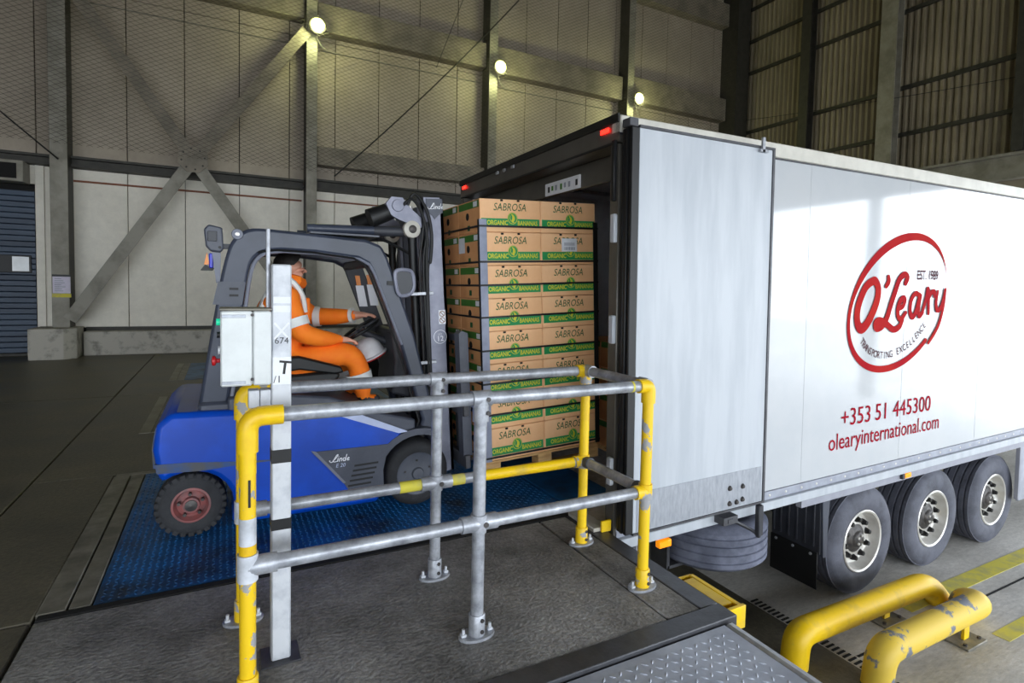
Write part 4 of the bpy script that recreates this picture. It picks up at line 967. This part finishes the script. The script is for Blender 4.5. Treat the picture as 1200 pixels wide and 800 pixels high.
# mast, tilted back with the load
Mm = Matrix.Translation((1.40, 0, .15)) @ Matrix.Rotation(MT, 4, 'Y')      # local: x across the channel, z up
def mast(mb, name, m, parent=fk, **k):
    r = MB(); r.v = [tuple(Mm @ Vector(q)) for q in mb.v]; r.f = mb.f; r.mi = mb.mi
    return r.build(name, m, parent, **k)
for y0, s in ((3.93, 1), (4.60, -1)):
    u = mast(MB().box((.0, y0, .0), (.17, y0+.025*s if s > 0 else y0, 2.06)) if s > 0 else MB().box((.0, y0-.025, 0), (.17, y0, 2.06)), 'mast_channel', 'mast_grey')
    mast(MB().box((0, min(y0, y0+.09*s), 0), (.022, max(y0, y0+.09*s), 2.06)).box((.148, min(y0, y0+.09*s), 0), (.17, max(y0, y0+.09*s), 2.06)), 'mast_flange', 'mast_grey')
    mast(MB().box((.03, min(y0+.03*s, y0+.08*s), .05), (.14, max(y0+.03*s, y0+.08*s), 2.04)), 'inner_mast', 'lift_frame')
    mast(MB().cyl((-.06, y0+.06*s, .1), (-.06, y0+.06*s, 1.9), .03, 12), 'lift_cylinder', 'rubber_black')
    mast(MB().cyl((-.06, y0+.06*s, 1.5), (-.06, y0+.06*s, 2.0), .018, 10), 'lift_rod', 'alloy')
    for h in (-.035, -.005): mast(MB().tube(fillet([(h, y0-.012*s, .35), (h, y0-.012*s, 1.6), (h+.035, y0-.014*s, 1.78), (h+.05, y0-.014*s, 1.88)], .15), .010, 8), 'mast_hose', 'rubber_black')
for a_, b_ in (((.0, 4.03, 1.9), (.17, 4.5, 2.0)), ((.0, 4.03, .9), (.04, 4.5, 1.0)), ((.0, 4.03, .05), (.04, 4.5, .2))): mast(MB().box(a_, b_), 'cross_member', 'lift_frame')
mast(MB().tube(catmull([(-.10, 3.925, 2.0), (-.05, 3.90, 2.08), (.03, 3.90, 1.97), (.065, 3.905, 1.8), (.05, 3.91, 1.6), (.02, 3.91, 1.45), (.01, 3.915, .3)], 6), .012, 8), 'mast_hose', 'rubber_black')
mast(MB().tube(catmull([(-.13, 3.93, 2.0), (-.07, 3.90, 2.04), (.0, 3.90, 1.93), (.03, 3.905, 1.75), (.015, 3.91, 1.5), (-.02, 3.915, .3)], 6), .011, 8), 'mast_hose', 'rubber_black')
for z in (1.36, .85): mast(MB().box((-.12, 3.905, z-.012), (.06, 3.928, z+.012), .003), 'hose_clamp', 'galvanised')
for k in range(3): mast(MB().cyl((-.055+.035*k, 3.915, .42), (-.055+.035*k, 3.915, .56), .012, 8), 'hose_nipple', 'alloy')
for y in (4.1, 4.2): mast(MB().cyl((.03, y, .2), (.03, y, 1.95), .008, 6), 'lift_chain', 'steel_dark')
plq = mast(MB().prism([(.04, 2.05), (.165, 2.05), (.165, 1.95), (.13, 1.93), (.10, 1.90), (.085, 1.93), (.04, 1.95)], 1, 3.922, 3.9295), 'maker_plate', 'lift_frame')
def onmast(x, z, y=3.9285): return Mm @ faceY(x, y, z)
linde(onmast(.055, 1.975, 3.921), .12, plq)
st = MB().add([(.0, 0, 0), (.055, 0, 0), (.055, .105, 0), (0, .105, 0)], [(0,1,2,3)], onmast(.10, 1.125)).build('warning_decal', 'sticker', fk, smooth=0)
dm = MB()
for q in (.028, .076): dm.ribbon([(.0275+.02*cos(2*pi*k/14), q+.02*sin(2*pi*k/14)) for k in range(15)], .005, onmast(.10, 1.125, 3.9278)); dm.ribbon([(.014, q+.014), (.041, q-.014)], .005, onmast(.10, 1.125, 3.9276))
dm.build('prohibition_mark', 'rust_red', st, smooth=0)
cn = MB(); cn.ribbon([(.05*cos(2*pi*k/24), .05*sin(2*pi*k/24)) for k in range(25)], .004, onmast(.105, 1.03)); cn.text('12', onmast(.105, 1.015), size=.055, bold=.0008); cn.text('LO', onmast(.105, 1.05), size=.022)
cn.build('fleet_number', 'print_white', fk, smooth=0)
# carriage and forks
cg_ = mast(MB().box((.185, 3.72, .06), (.225, 4.82, .16), .004).box((.185, 3.72, .45), (.225, 4.82, .55), .004), 'carriage_bar', 'steel_dark')
mast(MB().prism([(.18, .15), (.18, 1.06), (.205, 1.08), (.25, 1.06), (.25, .15)], 1, 3.74, 3.83), 'load_backrest', 'lift_grey')
mast(MB().prism([(.18, .15), (.18, 1.06), (.205, 1.08), (.25, 1.06), (.25, .15)], 1, 4.71, 4.80), 'load_backrest', 'lift_grey')
for y in (4.1, 4.27, 4.44): mast(MB().box((.19, y-.012, .55), (.215, y+.012, 1.04)), 'backrest_bar', 'plastic_black')
mast(MB().box((.185, 3.83, 1.0), (.225, 4.71, 1.05)), 'backrest_top', 'plastic_black')
for y in (3.95, 4.45): mast(MB().box((.226, y-.05, .05), (.262, y+.05, .58), .004).box((.262, y-.05, .05), (1.2, y+.05, .085), .006), 'fork', 'steel_dark')
# grab handle mirror on the front pillar
hm = [tuple(p) for p in catmull([(1.055, 3.785, 1.655), (1.13, 3.785, 1.67), (1.175, 3.785, 1.645), (1.185, 3.785, 1.55), (1.15, 3.785, 1.50), (1.085, 3.785, 1.495), (1.06, 3.785, 1.56)], 5, closed=True)]
hn = MB().tube(hm, .014, 8, closed=True).build('mirror_frame', 'mast_grey', fk)
MB().prism([(p[0], p[2]) for p in hm[::2]], 1, 3.783, 3.79).build('mirror_glass', 'mirror_dark', hn)
MB().box((1.0, 3.79, 1.56), (1.07, 3.81, 1.59)).build('mirror_arm', 'rubber_black', hn)
# cab interior: seat, armrest, steering column, dash
MB().box((.26, 4.02, .80), (.72, 4.5, .86), .02).box((.3, 4.1, .70), (.68, 4.42, .81)).build('seat_base', 'plastic_black', fk)
MB().prism([(.24, .86), (.70, .86), (.74, .92), (.70, .95), (.3, .93), (.24, .95)], 1, 4.03, 4.49).build('seat_cushion', 'rubber_black', fk, bevel=.02)
MB().prism([(.20, .90), (.30, .92), (.22, 1.18), (.19, 1.22), (.14, 1.20)], 1, 4.05, 4.47).build('seat_back', 'rubber_black', fk, bevel=.02)
MB().prism([(.22, 1.06), (.45, 1.07), (.72, .99), (.74, .95), (.68, .94), (.45, .98), (.22, .95)], 1, 3.93, 4.01).build('armrest', 'rubber_black', fk, bevel=.012)
MB().prism([(1.12, .75), (1.28, .70), (1.22, 1.14), (1.16, 1.24), (1.10, 1.22), (1.14, 1.0)], 1, 4.08, 4.55).build('dashboard', 'plastic_black', fk, bevel=.02)
swc = Vector((.93, 4.3, 1.22)); Ms = Matrix.Translation(swc) @ Matrix.Rotation(rad(-32), 4, 'Y')
sw = MB().tube([(.15*cos(2*pi*k/28), .15*sin(2*pi*k/28), 0) for k in range(28)], .013, 8, closed=True, M=Ms).build('steering_wheel', 'rubber_black', fk)
MB().box((-.14, -.012, -.008), (.14, .012, .008), .003, Ms).box((-.012, -.14, -.008), (.012, .14, .008), .003, Ms).cyl((0, 0, -.02), (0, 0, .015), .035, 14, Ms).build('wheel_spokes', 'plastic_black', sw)
MB().cyl(tuple(Ms @ Vector((0, 0, -.02))), (1.14, 4.3, 1.12), .03, 12).build('steering_column', 'plastic_black', fk)
for k, (nx, ny) in enumerate(((423, 346), (436, 345))):
    p_ = at(nx, ny, 1, 4.59); x0, z0 = p_.x, p_.z
    q = MB().prism([(x0-.012, z0-.09), (x0+.055, z0-.09), (x0+.02, z0+.08), (x0-.045, z0+.08)], 1, 4.588, 4.592).build('pillar_notice', 'sticker', fk)
    MB().prism([(x0-.035, z0+.081), (x0+.0, z0+.081), (x0-.012, z0+.16), (x0-.05, z0+.16)], 1, 4.588, 4.592).build('notice_tab', 'orange_lens', q)
# windscreen and far-side struts
MB().prism([(.86, 1.70), (1.0, 1.70), (1.24, 1.08), (1.10, 1.08)], 1, 4.60, 4.638).build('far_pillar_pad', 'plastic_black', fk)
MB().box((.86, 3.92, 1.68), (.92, 4.62, 1.74), .01).build('roof_crossbar', 'plastic_black', fk)
MB().box((.12, 3.92, 1.70), (.2, 4.62, 1.76), .01).build('roof_crossbar', 'plastic_black', fk)
# ------------------------------------------------------------------ white hard hat on the dash
hh = thing('hard_hat', 'white hard hat with red strap lying ahead of the driver', 'hard hat', (1.0, 4.0, .9))
hc = Vector((.995, 4.3, 1.03)); Mh = Matrix.Translation(hc) @ Matrix.Rotation(rad(-25), 4, 'Y') @ Matrix.Scale(.92, 4)
MB().lathe([(.135, -.02), (.13, .02), (.118, .07), (.09, .11), (.05, .132), (0, .138)], 2, (0, 0, 0), 24, Mh).build('shell', 'helmet_white', hh)
MB().lathe([(.13, -.02), (.15, -.026), (.15, -.018), (.133, -.008)], 2, (0, 0, 0), 24, Mh).build('brim', 'helmet_white', hh)
MB().tube([tuple(Mh @ Vector((.13*cos(a), .13*sin(a), -.03))) for a in [2*pi*k/16 for k in range(16)]], .012, 6, closed=True).build('strap', 'red_plastic', hh)

# ================================================================== DRIVER
def person():
    V = []; Ed = []; Rd = []; Tg = []
    def add(p, r, par=None, tg='suit'):
        V.append(p); Rd.append(r); Tg.append(tg)
        if par is not None: Ed.append((par, len(V)-1))
        return len(V)-1
    pel = add((.37, 4.26, 1.0), .15)
    sp1 = add((.35, 4.26, 1.16), .15, pel); sp2 = add((.335, 4.26, 1.34), .165, sp1); sp3 = add((.37, 4.26, 1.49), .13, sp2)
    nk = add((.41, 4.26, 1.575), .065, sp3, 'skin'); jw = add((.44, 4.26, 1.625), .07, nk, 'skin'); cr = add((.435, 4.26, 1.69), .086, jw, 'skin'); tp = add((.43, 4.26, 1.735), .066, cr, 'skin')
    n1 = add((.52, 4.26, 1.655), .014, jw, 'skin'); n2 = add((.535, 4.26, 1.64), .009, n1, 'skin')
    ch = add((.49, 4.26, 1.595), .028, jw, 'skin')
    for s in (-1, 1): add((.425, 4.26+s*.095, 1.655), .017, cr, 'skin')
    def hand(par, p, d, up, side):
        d = Vector(d).normalized(); up = Vector(up).normalized(); sd = d.cross(up).normalized()*side; p = Vector(p)
        w_ = add(tuple(p), .03, par, 'skin'); pm = add(tuple(p+d*.05), .037, w_, 'skin')
        for k, ln in enumerate((.066, .075, .07, .055)):
            o = sd*(-.033+.022*k); a = add(tuple(p+d*.085+o), .0115, pm, 'skin'); b = add(tuple(p+d*(.085+ln*.5)+o-up*.008), .0105, a, 'skin'); add(tuple(p+d*(.085+ln*.85)+o-up*.03), .009, b, 'skin')
        a = add(tuple(p+d*.045-sd*.042), .013, pm, 'skin'); add(tuple(p+d*.085-sd*.055-up*.012), .0105, a, 'skin')
    # near arm: hand rests on the thigh
    s = add((.37, 4.05, 1.47), .09, sp3); e = add((.46, 4.0, 1.22), .078, s); f = add((.60, 4.03, 1.18), .064, e); wv = add((.69, 4.07, 1.17), .052, f)
    hand(wv, (.725, 4.08, 1.17), (1, .1, -.10), (.1, 0, 1), 1)
    # far arm: hand on the steering wheel
    s = add((.41, 4.46, 1.47), .09, sp3); e = add((.60, 4.50, 1.31), .075, s); f = add((.76, 4.44, 1.31), .068, e); wv = add((.86, 4.38, 1.32), .056, f)
    hand(wv, (.905, 4.35, 1.325), (1, -.2, .10), (-.1, 0, 1), -1)
    for y0, kx, kz in ((4.13, .83, 1.10), (4.39, .80, 1.09)):
        h = add((.46, y0, .99), .12, pel); th = add((.64, y0-.01, 1.04), .112, h); k_ = add((kx, y0-.02, kz-.025), .098, th); sh_ = add((kx+.06, y0-.02, .92), .086, k_); an = add((kx+.08, y0-.02, .79), .072, sh_)
        hl = add((kx+.09, y0-.02, .715), .05, an, 'boot'); add((kx+.21, y0-.02, .70), .045, hl, 'boot')
    me = bpy.data.meshes.new('body'); me.from_pydata(V, Ed, []); o = bpy.data.objects.new('body', me); COL.objects.link(o)
    sk = o.modifiers.new('skin', 'SKIN'); sk.use_smooth_shade = True
    for i, sv in enumerate(me.skin_vertices[0].data): sv.radius = (Rd[i], Rd[i]); sv.use_root = (i == 0)
    me.skin_vertices[0].data[0].radius = (.12, .15)
    for i in (sp1, sp2): me.skin_vertices[0].data[i].radius = (.14, .19)
    ss = o.modifiers.new('sub', 'SUBSURF'); ss.levels = 2; ss.render_levels = 2
    bm = bpy.data.meshes.new_from_object(o.evaluated_get(bpy.context.evaluated_depsgraph_get()))
    bpy.data.objects.remove(o)
    base = Vector((.42, 4.26, .70))
    kk = ['suit', 'skin', 'boot']; bm.materials.clear()
    for m in ('hivis_orange', 'skin', 'plastic_black'): bm.materials.append(MATS[m])
    VV = [Vector(p) for p in V]
    for p in bm.polygons:
        c = p.center; i = min(range(len(VV)), key=lambda q: (VV[q]-c).length/max(Rd[q], .02)); p.material_index = kk.index(Tg[i]); p.use_smooth = True
    for v in bm.vertices: v.co -= base
    r = thing('person', 'driver in orange hi-vis clothing seated in the forklift, one hand steering', 'person', tuple(base))
    b = bpy.data.objects.new('body', bm); COL.objects.link(b); b.parent = r
    hr = MB(); cen = Vector((.42, 4.26, 1.70)); vs = []; fs = []; n = 18
    for i in range(7):
        a = i/6*rad(112); 
        for k in range(n):
            t_ = 2*pi*k/n; q = .101+.006*sin(5*t_+i); lim = a*(1-.68*max(0, cos(t_)))
            vs.append(cen+Vector((q*sin(lim)*cos(t_)*1.05, q*.92*sin(lim)*sin(t_), q*cos(lim)*.92)))
    for i in range(6):
        for k in range(n): fs.append((i*n+k, (i+1)*n+k, (i+1)*n+(k+1) % n, i*n+(k+1) % n))
    hr.add(vs, fs); hr.build('hair', 'hair', r)
    # reflective bands
    def band(a, b, ra, rb, nm='reflective_band'): MB().tube([a, b], [ra, rb], 18, caps=False).build(nm, 'reflective', r)
    def between(a, b, t0, t1, r0, r1):
        a = Vector(a); b = Vector(b); band(tuple(a+(b-a)*t0), tuple(a+(b-a)*t1), r0, r1)
    between((.37, 4.05, 1.47), (.46, 4.0, 1.22), .62, .84, .090, .086)
    between((.60, 4.50, 1.31), (.76, 4.44, 1.31), .12, .42, .079, .076)
    between((.83, 4.11, 1.075), (.91, 4.11, .79), .55, .75, .095, .09)
    between((.80, 4.37, 1.065), (.88, 4.37, .79), .55, .75, .095, .09)
    MB().tube(catmull([(.50, 4.10, 1.36), (.475, 4.09, 1.49), (.39, 4.10, 1.585), (.29, 4.10, 1.53), (.215, 4.11, 1.36)], 5), .022, 6).build('shoulder_band', 'reflective', r)
    MB().tube(fillet([(.46, 4.165, 1.575), (.50, 4.26, 1.56), (.46, 4.355, 1.575), (.36, 4.355, 1.60), (.33, 4.26, 1.61), (.36, 4.165, 1.60)], .03), .042, 8, closed=True).build('collar', 'hivis_orange', r)
    MB().cyl((.868, 4.373, 1.32), (.888, 4.36, 1.323), .06, 14).build('cuff', 'reflective', r)
    MB().box((.505, 4.15, 1.28), (.545, 4.2, 1.46), .01).build('chest_pocket', 'hivis_orange', r)
    return r
person()

# drop helper props
for o in S.objects:
    if '_org' in o: del o['_org']
